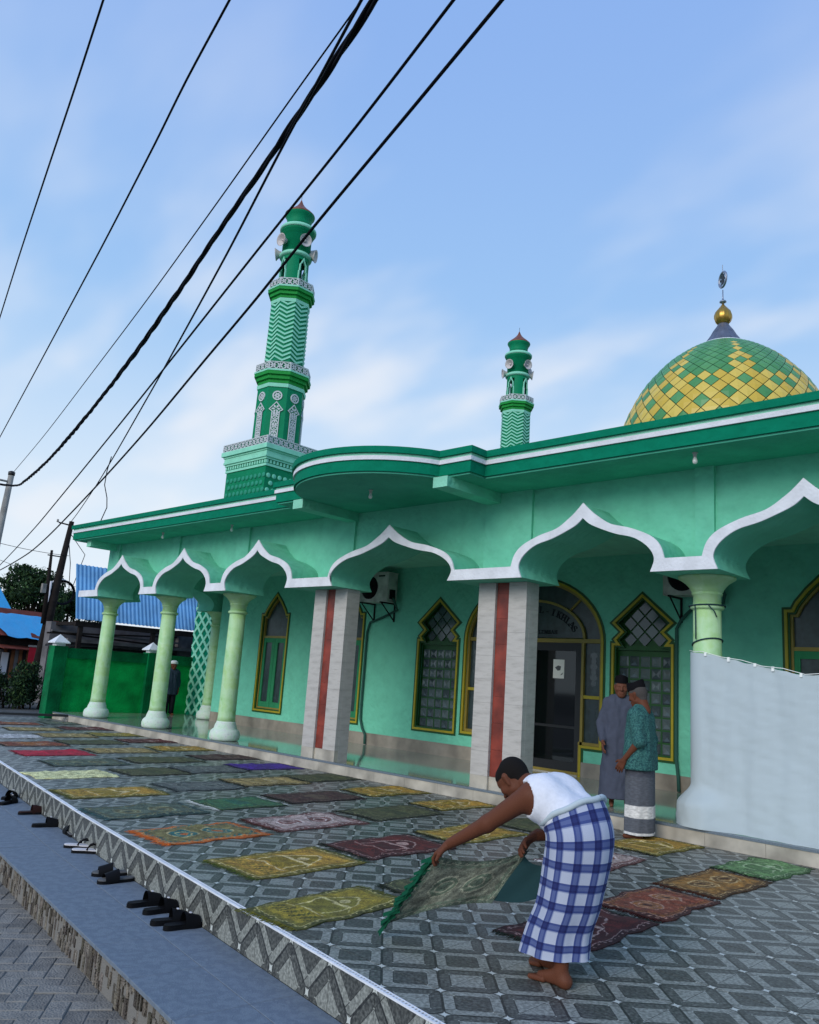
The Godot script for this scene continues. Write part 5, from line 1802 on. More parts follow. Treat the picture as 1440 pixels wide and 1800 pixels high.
func sheet_roof(parent: Node, a: Vector3, b: Vector3, up: Vector3, pitch: float, sheets: int, m):
	# corrugated sheets between a and b (eave), rising along up
	var d := (b - a) / sheets
	for k in sheets:
		var mb := MB.new().smooth()
		var L := d.length(); var n := int(L / pitch * 6)
		var nn := d.normalized().cross(up.normalized()).normalized()
		for i in n:
			var s0 := L * i / n; var s1 := L * (i + 1) / n
			var h0 := sin(s0 / pitch * TAU) * 0.018; var h1 := sin(s1 / pitch * TAU) * 0.018
			var p0 := a + d * k + d.normalized() * s0 + nn * (h0 + 0.006 * (k % 2)); var p1 := a + d * k + d.normalized() * s1 + nn * (h1 + 0.006 * (k % 2))
			mb.quad(p0, p1, p1 + up, p0 + up)
			mb.quad(p1 - nn * .004, p0 - nn * .004, p0 + up - nn * .004, p1 + up - nn * .004)
		put("roof_sheet", mb, m, parent)

func make_houses():
	# house with the tall blue sheet roof behind the boundary wall
	var T := base("house", V(-24.6, -0.03, -14.0))
	tag(T, "house with steep blue corrugated roof behind the green boundary wall", "house")
	sheet_roof(T, V(0.6, 2.57, 3.26), V(0.6, 2.57, -6.0), V(-0.9, 1.72, -0.16), 0.13, 10, M.blue_sheet)
	var w := MB.new()
	w.box(V(-1.2, 0, -6), V(-1.0, 2.6, -1.2)); w.box(V(-1.4, 1.9, -6), V(-0.3, 2.0, 3.0))
	put("wall", w, M.gray_wall, T)
	var dk := MB.new(); dk.box(V(-1.6, 0, -1.2), V(-1.2, 2.5, 3.2))
	put("back_wall", dk, M.gray_wall, T)
	var wn := MB.new(); wn.box(V(-1.0, 1.5, -2.9), V(-0.97, 1.95, -2.2))
	put("window", wn, M.ac_dark, T)
	var ev := MB.new(); ev.box(V(0.40, 2.36, -6), V(0.52, 2.52, 3.2)); ev.box(V(-1.2, 2.40, 2.9), V(.40, 2.5, 3.05)); ev.box(V(-1.2, 2.40, -1.1), V(.40, 2.5, -.95))
	put("eave_beam", ev, M.dark_wood, T)
	for z in [3.0, 0.6]:
		var ps := MB.new(); ps.box(V(.38, 0, z - .06), V(.5, 2.36, z + .06))
		put("post", ps, M.dark_wood, T)
	for k in 5:
		var b := MB.new(); b.xf = Transform3D(Basis(Vector3.RIGHT, 0.05 * sin(k * 2.0)), Vector3.ZERO)
		b.box(V(-0.9 + 0.05 * k, 1.75 + k * 0.13, -1.0), V(-0.8 + 0.05 * k, 1.80 + k * 0.13, 3.4))
		put("stacked_board", b, M.gray_wall if k % 2 else M.dark_wood, T)
	# neighbour with the blue tarp, far left
	var H := base("house", V(-43.0, -0.03, -15.75), deg_to_rad(20))
	H.scale = Vector3.ONE * 0.82
	tag(H, "wooden house with blue tarp over its rusty roof at the left edge", "house")
	for i in 16:
		var p := MB.new(); p.box(V(2.3, 0.2, -2.2 + i * 0.27), V(2.36, 1.92 + 0.03 * (i % 3), -2.2 + i * 0.27 + .25))
		put("plank", p, [M.plank_brown, M.dark_wood, M.plank_brown, M.gray_wall][i % 4], H)
	var bd := MB.new(); bd.box(V(-2.3, 0, -2.3), V(2.29, 2.9, 2.3))
	put("body", bd, M.dark_wood, H)
	for z in [1.5, 2.1]:
		var wd := MB.new(); wd.box(V(2.37, 0.5, z), V(2.42, 1.75, z + .45))
		put("white_shutter", wd, M.foot_white, H)
	var pr := MB.new(); pr.xf = Transform3D(Basis(Vector3.BACK, -0.16), V(2.3, 2.15, 0)); pr.box(V(0, 0, -2.9), V(1.2, .05, 2.8))
	put("porch_roof", pr, M.rust_roof, H)
	var rf := MB.new()
	rf.prism(PackedVector2Array([Vector2(-2.9, 2.7), Vector2(2.9, 2.7), Vector2(0, 4.4)]), -2.6, 2.6)
	put("roof", rf, M.rust_roof, H)
	var tp := MB.new().smooth()
	var nz := FastNoiseLite.new(); nz.seed = 8; nz.frequency = 1.2
	for i in 14:
		for j in 10:
			var q := []
			for e in [[0, 0], [1, 0], [1, 1], [0, 1]]:
				var u: float = (i + e[0]) / 14.0; var v: float = (j + e[1]) / 10.0
				var x := lerpf(3.05, 0.7, v); var y := lerpf(2.64, 4.02, v) + 0.06 + 0.09 * nz.get_noise_2d(u * 4, v * 3) - 0.10 * sin(u * PI) * (1 - v)
				q.append(V(x, y, lerpf(2.3, -2.3 + 0.5 * sin(v * 3), u)))
			tp.quad(q[0], q[1], q[2], q[3]); tp.quad(q[3] - V(0, .01, 0), q[2] - V(0, .01, 0), q[1] - V(0, .01, 0), q[0] - V(0, .01, 0))
	put("tarp", tp, M.blue_tarp, H)
	var H2 := base("house", V(-52.0, -0.03, -16.0), deg_to_rad(14))
	tag(H2, "small house with bright blue gable at the far left edge", "house")
	var b2 := MB.new(); b2.box(V(-2, 0, -2), V(2, 3.4, 2.4)); put("body", b2, M.plank_brown, H2)
	var r2 := MB.new(); r2.prism(PackedVector2Array([Vector2(-2.6, 3.3), Vector2(2.6, 3.3), Vector2(0, 5.6)]), -2.4, 2.8); put("roof", r2, M.blue_tarp, H2)
	var rr := MB.new(); rr.box(V(1.4, 3.2, -4.6), V(3.4, 3.5, -2.0)); rr.box(V(1.6, 0, -4.4), V(3.2, 3.2, -2.2)); put("annex", rr, M.rust_roof, H2)
	var F := base("fence", V(-37.0, -0.03, -16.2), deg_to_rad(70))
	tag(F, "dark red board fence beyond the green wall's corner", "fence")
	for i in 7:
		var p := MB.new(); p.box(V(-1.4 + i * .4, 0, -.02), V(-1.4 + i * .4 + .385, 1.75, .03))
		put("board", p, M.red_paint, F)
	var tr := MB.new(); tr.box(V(-1.45, 1.751, -.05), V(1.45, 1.83, .06)); put("rail", tr, M.foot_gray, F)

func make_poles():
	var T := base("utility_pole", V(-30.3, -0.03, -10.15))
	tag(T, "pale concrete utility pole at the left frame edge", "utility pole", "utility poles")
	var p := MB.new().smooth(); p.tube([V(0, 0, 0), V(0.0, 7.75, -0.28)], [0.16, 0.10], 14)
	put("shaft", p, M.concrete, T)
	var hd := MB.new(); hd.xf = Transform3D(Basis.IDENTITY, V(0, 7.45, -.27)); hd.box(V(-.06, -.02, -.02), V(.06, .03, .55)); hd.tube([V(0, .03, .5), V(0, -.22, .62)], 0.02, 6)
	put("cable_arm", hd, M.concrete, T)
	var cp := MB.new().smooth(); cp.lathe([Vector2(.115, 7.7), Vector2(.12, 7.82), Vector2(.05, 7.86)], 12, V(0, 0, -.28)); put("cap", cp, M.black_metal, T)
	var Q := base("utility_pole", V(-31.5, -0.03, -12.85))
	tag(Q, "dark leaning utility pole with a coiled cable beside the blue roof", "utility pole", "utility poles")
	var q := MB.new().smooth(); q.tube([V(0, 0, 0), V(0.05, 3.0, -0.2), V(0.18, 6.62, -0.44)], [0.20, 0.17, 0.09], 12)
	put("shaft", q, M.dark_wood, Q)
	var q2 := MB.new().smooth(); q2.tube([V(.06, 2.6, .0), V(.1, 5.4, .12)], [0.10, 0.05], 8)
	put("bracing_pole", q2, M.dark_wood, Q)
	var am := MB.new(); am.tube([V(.17, 6.5, .05), V(.17, 6.42, -1.0)], 0.03, 6); am.tube([V(.1, 5.2, .25), V(.12, 5.2, -.45)], 0.025, 6)
	put("cross_arm", am, M.dark_wood, Q)
	for z in [.1, -.42, -1.0]:
		var i := MB.new().smooth(); i.lathe([Vector2(.03, 0), Vector2(.05, .03), Vector2(.03, .06), Vector2(.045, .09), Vector2(.02, .12)], 10, V(.17, 6.5, z))
		put("insulator", i, M.concrete, Q)
	for k in 3:
		var co := MB.new().smooth()
		var pts := []
		for i in 25: pts.append(V(.08 + .015 * k, 3.85 + cos(TAU * i / 24) * (.42 + .02 * k), -.55 + sin(TAU * i / 24) * (.42 + .02 * k)))
		co.tube(pts, 0.028, 6, false)
		put("cable_coil", co, M.cable, Q)
	var bx := MB.new(); bx.box(V(0, 3.75, .12), V(.16, 4.1, .27)); put("meter_box", bx, M.concrete, Q)
	var dr := MB.new().smooth()
	dr.tube([V(.15, 6.0, -.42), V(.2, 5.0, -.62), V(.15, 3.9, -.75)], 0.015, 5); dr.tube([V(.16, 6.2, -.42), V(.3, 5.4, -1.1), V(.2, 3.9, -.8)], 0.015, 5)
	put("drop_cable", dr, M.cable, Q)
	var N := base("lamp_pole", V(-35.15, -0.03, -14.43))
	tag(N, "thin white metal pole leaning behind the dark pole", "pole")
	var np := MB.new().smooth(); np.tube([V(0, 0, 0), V(.05, 4.55, 0.02)], [0.06, 0.045], 8); put("shaft", np, M.foot_white, N)
	var nh := MB.new().smooth(); nh.tube([V(.05, 4.5, 0), V(.05, 4.7, -.3), V(.05, 4.65, -.6)], 0.04, 6); put("arm", nh, M.foot_white, N)

func make_wires():
	var Wd := [
		["thin cable crossing the top left corner of the sky", 0.011, [V(-7.00,7.60,-2.50),V(-8.36,7.60,-2.85),V(-10.38,7.69,-3.37),V(-13.29,7.79,-4.12),V(-16.28,7.83,-4.90)], 30.0],
		["thin cable second from the left across the sky", 0.012, [V(-5.85,7.40,-3.18),V(-7.05,7.38,-3.47),V(-8.19,7.32,-3.76),V(-11.16,7.22,-4.50),V(-22.83,7.09,-7.40)], 12.0],
		["thin wire just left of the thick twisted bundle, ending at the concrete pole", 0.010, [V(-5.23,7.80,-4.22),V(-6.79,7.76,-4.61),V(-9.03,7.66,-5.16),V(-12.47,7.58,-6.02),V(-16.27,7.57,-6.97),V(-23.26,7.58,-8.71),V(-30.3,7.70,-10.43)], 0.0],
		["thick twisted cable bundle sagging to the concrete pole", 0.030, [V(-4.73,7.32,-3.97),V(-5.45,7.22,-4.15),V(-6.68,7.07,-4.46),V(-8.17,6.94,-4.84),V(-10.65,6.68,-5.47),V(-13.39,6.50,-6.17),V(-17.29,6.38,-7.15),V(-21.34,6.42,-8.18),V(-25.86,6.68,-9.33),V(-28.90,7.05,-10.10),V(-30.25,7.24,-9.85)], 0.0],
		["cable that runs behind the thick bundle to the dark pole", 0.014, [V(-4.33,6.70,-3.49),V(-6.13,6.62,-4.14),V(-8.34,6.49,-4.95),V(-12.16,6.38,-6.34),V(-14.57,6.33,-7.21),V(-18.77,6.30,-8.74),V(-22.43,6.33,-10.07),V(-28.76,6.53,-12.37),V(-31.32,6.60,-13.27)], 0.0],
		["cable passing left of the near minaret, second from the right", 0.015, [V(-3.69,6.60,-3.88),V(-5.19,6.42,-4.26),V(-7.49,6.19,-4.83),V(-10.94,5.83,-5.69),V(-14.02,5.53,-6.46),V(-19.20,5.06,-7.75),V(-22.55,4.79,-8.59),V(-29.25,4.41,-10.26)], 6.0],
		["cable crossing in front of the near minaret's top, rightmost in the sky", 0.017, [V(-3.21,6.30,-3.88),V(-4.29,6.14,-4.14),V(-6.03,5.91,-4.57),V(-7.56,5.67,-4.95),V(-9.27,5.44,-5.37),V(-11.94,5.08,-6.03),V(-15.27,4.73,-6.85),V(-19.96,4.33,-8.00),V(-23.23,4.18,-8.81),V(-29.24,4.20,-10.29)], 6.0],
	]
	for k in Wd.size():
		var w = Wd[k]
		var pts: Array = w[2].duplicate()
		var d: Vector3 = (pts[0] - pts[1]).normalized()
		pts.push_front(pts[0] + d * 6.0 + V(0, 0.02, 0)); pts.push_front(pts[0] + d * 14.0 + V(0, 0.15, 0))
		if w[3] > 0:
			var e: Vector3 = (pts[-1] - pts[-2]).normalized()
			pts.append(pts[-1] + e * w[3] + V(0, 0.1, 0))
		var c := Curve3D.new()
		for i in pts.size():
			var t: Vector3 = (pts[mini(i + 1, pts.size() - 1)] - pts[maxi(i - 1, 0)]).normalized()
			var l0: float = (pts[i] - pts[maxi(i - 1, 0)]).length() * 0.3; var l1: float = (pts[mini(i + 1, pts.size() - 1)] - pts[i]).length() * 0.3
			c.add_point(pts[i], -t * l0, t * l1)
		c.bake_interval = 0.35 if k != 3 else 0.12
		var bp := Array(c.get_baked_points())
		var T := base("power_cable", pts[0])
		tag(T, w[0], "cable", "overhead cables")
		if k == 3:
			for s in 3:
				var q := []
				for i in bp.size():
					var a := i * 0.30 + s * TAU / 3
					q.append(bp[i] - pts[0] + V(sin(a) * 0.2, cos(a), sin(a) * 0.9) * (0.021 + 0.006 * sin(i * 0.07 + s)))
				var m := MB.new().smooth(); m.tube(q, 0.022, 6)
				put("strand", m, M.cable, T)
		else:
			var q := []
			for p in bp: q.append(p - pts[0])
			var m := MB.new().smooth(); m.tube(q, w[1], 6)
			put("wire", m, M.cable, T)
	# the loose end hanging from the cable over the roof corner
	var T := base("loose_wire", V(-18.6, 6.05, -8.6))
	tag(T, "loose curling wire end hanging above the roof's left corner", "wire")
	var m := MB.new().smooth(); m.tube([V(-.2, .25, -.1), V(-.33, -.1, -.1), V(-.35, -.45, -.1), V(-.12, -.8, -.1), V(-.05, -1.05, -.1), V(-.3, -1.4, -.1)], 0.012, 5)
	put("strand", m, M.cable, T)
	# finer service lines far behind
	var far := [["faint service line running level from the concrete pole to the dark pole", V(-30.3, 5.2, -10.3), V(-31.35, 5.25, -13.4), 0.05], ["faint service line sloping down behind the concrete pole, upper one", V(-40, 7.0, -9), V(-36, 4.3, -17), 0.2], ["faint service line sloping down behind the concrete pole, lower one", V(-40, 5.8, -9), V(-36, 3.6, -16), 0.2]]
	for f in far:
		var t2 := base("service_line", f[1])
		tag(t2, f[0], "cable", "thin service lines")
		var q := []
		for i in 9:
			var u := i / 8.0
			q.append((f[2] - f[1]) * u - V(0, f[3] * 4 * u * (1 - u), 0))
		var mm := MB.new().smooth(); mm.tube(q, 0.010, 5)
		put("wire", mm, M.cable, t2)

func leaves(n: int, clumps: Array, size: float, r: RandomNumberGenerator, flat := 0.0) -> Array:
	# three leaf meshes (tones) filling the given clumps [centre, radius]
	var mbs := [MB.new(), MB.new(), MB.new()]
	for i in n:
		var c = clumps[r.randi() % clumps.size()]
		var d: Vector3 = V(r.randfn(), r.randfn(), r.randfn()).normalized() * pow(r.randf(), 0.45) * c[1]
		d.y *= 0.8
		var p: Vector3 = c[0] + d
		var s := size * r.randf_range(0.6, 1.25)
		var bs := Basis.from_euler(V(r.randf_range(-1.2, 1.2), r.randf() * TAU, r.randf_range(-1.2, 1.2)))
		var mb: MB = mbs[i % 3]
		mb.xf = Transform3D(bs, p)
		mb.quad(V(0, -s, 0), V(s * .42, 0, s * .12), V(0, s, 0), V(-s * .42, 0, s * .12))
	return mbs

func make_plants():
	var r := RandomNumberGenerator.new(); r.seed = 19
	var trees := [[V(-55.7, 0, -21.7), 7.5, 3.0, 9000, "tall dark leafy tree behind the blue tarp roof"], [V(-57.0, 0, -25.0), 6.1, 2.7, 6000, "lower dark tree between the leaning pole and the blue sheet roof"], [V(-60.2, 0, -21.2), 5.4, 1.5, 2500, "tree crown peeping in at the far left edge above the houses"]]
	for t in trees:
		var T := base("tree", t[0])
		tag(T, t[4], "tree", "trees behind the houses")
		var tr := MB.new().smooth()
		tr.tube([V(0, -0.1, 0), V(.1, t[1] * .35, 0), V(0.2, t[1] * .7, .2)], [.32, .22, .08], 9)
		var cl := []
		for k in 26:
			var a := r.randf() * TAU; var q: float = pow(r.randf(), 0.6) * t[2] * 0.78
			var hgt: float = t[1] * r.randf_range(0.42, 0.93)
			var p := V(cos(a) * q * 0.8, hgt, sin(a) * q) * V(1, 1, 1)
			var shrink := 1.0 - 0.55 * smoothstep(0.6, 1.0, hgt / t[1])
			p.x *= shrink; p.z *= shrink
			cl.append([p, t[2] * r.randf_range(0.2, 0.34)])
			if k < 9: tr.tube([V(.1, t[1] * .35, 0), p * 0.6 + V(0, t[1] * .12, 0), p], [.12, .06, .02], 5)
		put("trunk", tr, M.trunk, T)
		var mbs := leaves(t[3], cl, 0.17, r)
		var cr := base("crown", Vector3.ZERO, 0, T)
		for k in 3: stuff(put("foliage", mbs[k], M["leaf%d" % k], cr))
	var S := base("hedge_shrub", V(-23.0, -0.03, -9.05))
	tag(S, "dense dark shrub in front of the wooden house, left of the green wall", "shrub")
	var st := MB.new().smooth()
	var cl := []
	for k in 22:
		var u := r.randf_range(-0.95, 0.95)
		var b := V(r.randf_range(-.25, .25), 0, u * 0.8); var top := V(r.randf_range(-.4, .4), r.randf_range(0.65, 1.3) * (1 - 0.22 * u * u), u)
		st.tube([b, (b + top) / 2 + V(.05, 0, .03), top], [.02, .014, .006], 5)
		cl.append([top * V(1, .92, 1), 0.20]); cl.append([top * V(1, .6, 1), 0.26]); cl.append([top * V(1, .3, 1), 0.26])
	put("stems", st, M.trunk, S)
	var sb := leaves(9000, cl, 0.05, r)
	for k in 3: stuff(put("foliage", sb[k], M["leaf%d" % (2 if k == 0 else k * 2 % 3)], S))

# ------------------------------------------------------------------ people: smooth distance fields meshed as surface nets
class Field:
	var lo: Vector3
	var n: Vector3i
	var h: float
	var f := PackedFloat32Array()
	func _init(a: Vector3, b: Vector3, cell: float):
		lo = a; h = cell
		n = Vector3i(((b - a) / cell).ceil()) + Vector3i.ONE
		f.resize(n.x * n.y * n.z)
		f.fill(1.0)
	func range_of(a: Vector3, b: Vector3, m: float) -> Array:
		var p := ((a.min(b) - Vector3.ONE * m - lo) / h).floor(); var q := ((a.max(b) + Vector3.ONE * m - lo) / h).ceil()
		return [Vector3i(maxi(int(p.x), 0), maxi(int(p.y), 0), maxi(int(p.z), 0)), Vector3i(mini(int(q.x), n.x - 1), mini(int(q.y), n.y - 1), mini(int(q.z), n.z - 1))]
	# tapered capsule joined with a smooth minimum of width k
	func cap(a: Vector3, b: Vector3, ra: float, rb: float, k := 0.02):
		var m := maxf(ra, rb) + k + h * 2
		var R := range_of(a, b, m)
		var ab := b - a
		var l2 := maxf(ab.length_squared(), 1e-9)
		for z in range(R[0].z, R[1].z + 1):
			for y in range(R[0].y, R[1].y + 1):
				var i: int = (z * n.y + y) * n.x + R[0].x
				var p := Vector3(lo.x + R[0].x * h, lo.y + y * h, lo.z + z * h)
				for x in range(R[0].x, R[1].x + 1):
					var t := clampf((p - a).dot(ab) / l2, 0.0, 1.0)
					var d := p.distance_to(a + ab * t) - (ra + (rb - ra) * t)
					var e := f[i]
					var q := maxf(k - absf(d - e), 0.0)
					f[i] = minf(d, e) - q * q / (4.0 * k)
					i += 1
					p.x += h
		return self
	func ball(c: Vector3, r: float, k := 0.015):
		return cap(c, c + Vector3(0, 0.0001, 0), r, r, k)
	func carve(c: Vector3, r: float):
		var R := range_of(c, c, r + h)
		for z in range(R[0].z, R[1].z + 1):
			for y in range(R[0].y, R[1].y + 1):
				for x in range(R[0].x, R[1].x + 1):
					var i: int = (z * n.y + y) * n.x + x
					f[i] = maxf(f[i], r - (lo + Vector3(x, y, z) * h).distance_to(c))
		return self
	# keep what lies on the side of the plane that dir points away from
	func clip(p0: Vector3, dir: Vector3):
		for z in n.z:
			for y in n.y:
				var i := (z * n.y + y) * n.x
				for x in n.x:
					var d := (lo + Vector3(x, y, z) * h - p0).dot(dir)
					if d > f[i]: f[i] = d
					i += 1
		return self
	func wrinkle(amp: float, freq: Vector3, seed_: int):
		var ns := FastNoiseLite.new()
		ns.seed = seed_; ns.frequency = 1.0; ns.fractal_octaves = 2
		for z in n.z:
			for y in n.y:
				var i := (z * n.y + y) * n.x
				for x in n.x:
					if absf(f[i]) < 0.05:
						f[i] += amp * ns.get_noise_3d((lo.x + x * h) * freq.x, (lo.y + y * h) * freq.y, (lo.z + z * h) * freq.z)
					i += 1
		return self
	func mesh(mb: MB):
		mb.smooth()
		var id := PackedInt32Array()
		id.resize(f.size())
		id.fill(-1)
		var vs := PackedVector3Array()
		var cells := []
		var nx := n.x; var nxy := n.x * n.y
		var offs := [0, 1, nx, nx + 1, nx * n.y, nx * n.y + 1, nx * n.y + nx, nx * n.y + nx + 1]
		offs = []
		for c in 8: offs.append((c & 1) + ((c >> 1) & 1) * nx + ((c >> 2) & 1) * nx * n.y)
		var E := [[0, 1], [2, 3], [4, 5], [6, 7], [0, 2], [1, 3], [4, 6], [5, 7], [0, 4], [1, 5], [2, 6], [3, 7]]
		for z in n.z - 1:
			for y in n.y - 1:
				var i := z * nxy + y * nx
				for x in nx - 1:
					if f[i] < h * 2.0 and f[i] > -h * 2.0:
						var v := []
						var neg := 0
						for c in 8:
							var q := f[i + offs[c]]
							v.append(q)
							if q < 0: neg += 1
						if neg > 0 and neg < 8:
							var s := Vector3.ZERO; var m := 0
							for e in E:
								var a: float = v[e[0]]; var b: float = v[e[1]]
								if (a < 0) != (b < 0):
									var t := a / (a - b)
									var pa := Vector3(e[0] & 1, (e[0] >> 1) & 1, (e[0] >> 2) & 1); var pb := Vector3(e[1] & 1, (e[1] >> 1) & 1, (e[1] >> 2) & 1)
									s += pa.lerp(pb, t); m += 1
							id[i] = vs.size()
							vs.append(lo + (Vector3(x, y, z) + s / m) * h)
							cells.append(i)
					i += 1
		var D := [1, nx, nxy]
		for i in cells:
			for a in 3:
				var da: int = D[a]; var db: int = D[(a + 1) % 3]; var dc: int = D[(a + 2) % 3]
				var f0 := f[i]; var f1 := f[i + da]
				if (f0 < 0) == (f1 < 0): continue
				if i - db - dc < 0: continue
				var q0 := id[i - db - dc]; var q1 := id[i - dc]; var q2 := id[i]; var q3 := id[i - db]
				if q0 < 0 or q1 < 0 or q2 < 0 or q3 < 0: continue
				if f0 < 0: mb.quad(vs[q0], vs[q1], vs[q2], vs[q3])
				else: mb.quad(vs[q3], vs[q2], vs[q1], vs[q0])
		return mb

func add_head(mb: MB, c: Vector3, fwd: Vector3, up: Vector3, k := 1.0):
	# c is the middle of the head
	var rt := fwd.cross(up).normalized()
	var F := Field.new(c - V(.17, .18, .17) * k, c + V(.17, .18, .17) * k, 0.0055)
	var P := func(r: float, u: float, f: float) -> Vector3: return c + (rt * r + up * u + fwd * f) * k
	F.cap(P.call(0, .035, -.025), P.call(0, .035, .018), .082 * k, .074 * k, .02)
	F.cap(P.call(0, .0, .02), P.call(0, -.07, .045), .066 * k, .045 * k, .03)
	F.cap(P.call(0, -.095, .055), P.call(0, -.09, .035), .026 * k, .034 * k, .025)
	F.cap(P.call(-.045, -.055, .01), P.call(-.02, -.09, .045), .03 * k, .022 * k, .03)
	F.cap(P.call(.045, -.055, .01), P.call(.02, -.09, .045), .03 * k, .022 * k, .03)
	F.cap(P.call(0, -.03, -.03), P.call(0, -.17, -.045), .056 * k, .058 * k, .03)
	F.cap(P.call(0, .018, .085), P.call(0, -.022, .108), .008 * k, .014 * k, .012)
	for s in [-1, 1]:
		F.cap(P.call(s * .012, -.026, .098), P.call(s * .016, -.026, .09), .009 * k, .009 * k, .008)
		F.cap(P.call(s * .012, .030, .085), P.call(s * .05, .028, .066), .010 * k, .010 * k, .012)
		F.carve(P.call(s * .031, .010, .094), .015 * k)
		F.ball(P.call(s * .031, .010, .074), .013 * k, .004)
		F.cap(P.call(s * .078, .018, -.01), P.call(s * .074, -.028, .0), .017 * k, .010 * k, .01)
		F.cap(P.call(s * .05, -.02, .06), P.call(s * .045, -.03, .05), .02 * k, .02 * k, .025)
	F.cap(P.call(-.02, -.056, .088), P.call(.02, -.056, .088), .008 * k, .008 * k, .01)
	F.cap(P.call(-.016, -.068, .085), P.call(.016, -.068, .085), .009 * k, .009 * k, .008)
	F.mesh(mb)

func add_hair(T: Node, hc: Vector3, fw: Vector3, up: Vector3, k: float, m):
	# close-cropped cap of hair, with an even hairline round brow, ears and nape
	var HF := Field.new(hc - Vector3.ONE * .16, hc + Vector3.ONE * .16, 0.006)
	HF.cap(hc + (up * .036 - fw * .026) * k, hc + (up * .036 + fw * .017) * k, .0842 * k, .0762 * k, .02)
	HF.cap(hc - fw * .035 * k, hc - (up * .035 + fw * .037) * k, .066 * k, .0585 * k, .02)
	HF.clip(hc + (fw * .05 + up * .03) * k, (fw * .8 - up * .6).normalized())
	HF.clip(hc - up * .045 * k, (-up * .93 + fw * .37).normalized())
	put("hair", HF.mesh(MB.new()), m, T)

func add_hand(mb: MB, wrist: Vector3, dir: Vector3, nrm: Vector3, thumb: float, curl: float):
	# dir runs along the hand, nrm leaves the back of it, thumb is the side (+1 or -1)
	var s := dir.cross(nrm).normalized() * thumb
	var F := Field.new(wrist - Vector3.ONE * 0.20, wrist + Vector3.ONE * 0.20, 0.0045)
	F.cap(wrist - dir * .03, wrist + dir * .015, .026, .025, .015)
	for i in 4:
		F.cap(wrist + dir * .015 + s * (.018 - i * .012), wrist + dir * .088 + s * (.031 - i * .0205), .0145, .012, .012)
	var len := [.068, .078, .072, .056]
	for i in 4:
		var p := wrist + dir * (.090 - (0.006 if i == 3 else 0.0)) + s * (.031 - i * .0205)
		var d := (dir + s * (.10 - i * .06)).normalized()
		var c := curl * 0.55
		for k in 3:
			d = (d * cos(c) - nrm * sin(c)).normalized()
			var q: Vector3 = p + d * len[i] * [.45, .31, .24][k]
			F.cap(p, q, .0098 - k * .0008, .0090 - k * .0008, .005)
			p = q
			c = curl
	var tp := wrist + dir * .03 + s * .026
	var td := (dir * .62 + s * .72 - nrm * .25).normalized()
	F.cap(tp - s * .012, tp + td * .038, .016, .013, .012)
	var t2 := (td * .8 + dir * .5 - nrm * curl * .5).normalized()
	F.cap(tp + td * .038, tp + td * .038 + t2 * .032, .0115, .0095, .005)
	F.mesh(mb)

func plaid_tex() -> ImageTexture:
	var s := 128
	var o := PackedByteArray(); o.resize(s * s * 3)
	var fz := noise_img(91, 0.3, 2, s).get_data()
	var band := func(t: float) -> float:
		if t < 0.06 or t > 0.94: return 0.0
		if t < 0.44: return 0.95 if (t < 0.16 or t > 0.34) else 0.75
		if t < 0.50: return 0.3
		return 0.0
	for y in s:
		for x in s:
			var a: float = band.call(float(x) / s); var b: float = band.call(float(y) / s)
			var w := rgb(172, 180, 200); var bl := rgb(52, 68, 126); var dk := rgb(12, 20, 76)
			var c := w
			var q := a + b
			if q <= 1.0: c = w.lerp(bl, q)
			else: c = bl.lerp(dk, q - 1.0)
			c = c * (0.92 + 0.16 * fz[y * s + x] / 255.0)
			var i := (y * s + x) * 3
			o[i] = int(clampf(c.r, 0, 1) * 255); o[i + 1] = int(clampf(c.g, 0, 1) * 255); o[i + 2] = int(clampf(c.b, 0, 1) * 255)
	return ImageTexture.create_from_image(Image.create_from_data(s, s, false, Image.FORMAT_RGB8, o))

func ell_ring(c: Vector3, ra: float, rl: float, n: int, tilt: float, fold: float, ph: float) -> PackedVector3Array:
	# the long axis runs along local x; tilt leans the ring about z
	var o := PackedVector3Array()
	for i in n:
		var t := TAU * i / n
		var k := 1.0 + fold * (sin(t * 5 + ph) * 0.6 + sin(t * 9 + ph * 2.3) * 0.4)
		var x := cos(t) * ra * k; var z := -sin(t) * rl * k
		o.append(c + V(x, x * tilt, z))
	return o

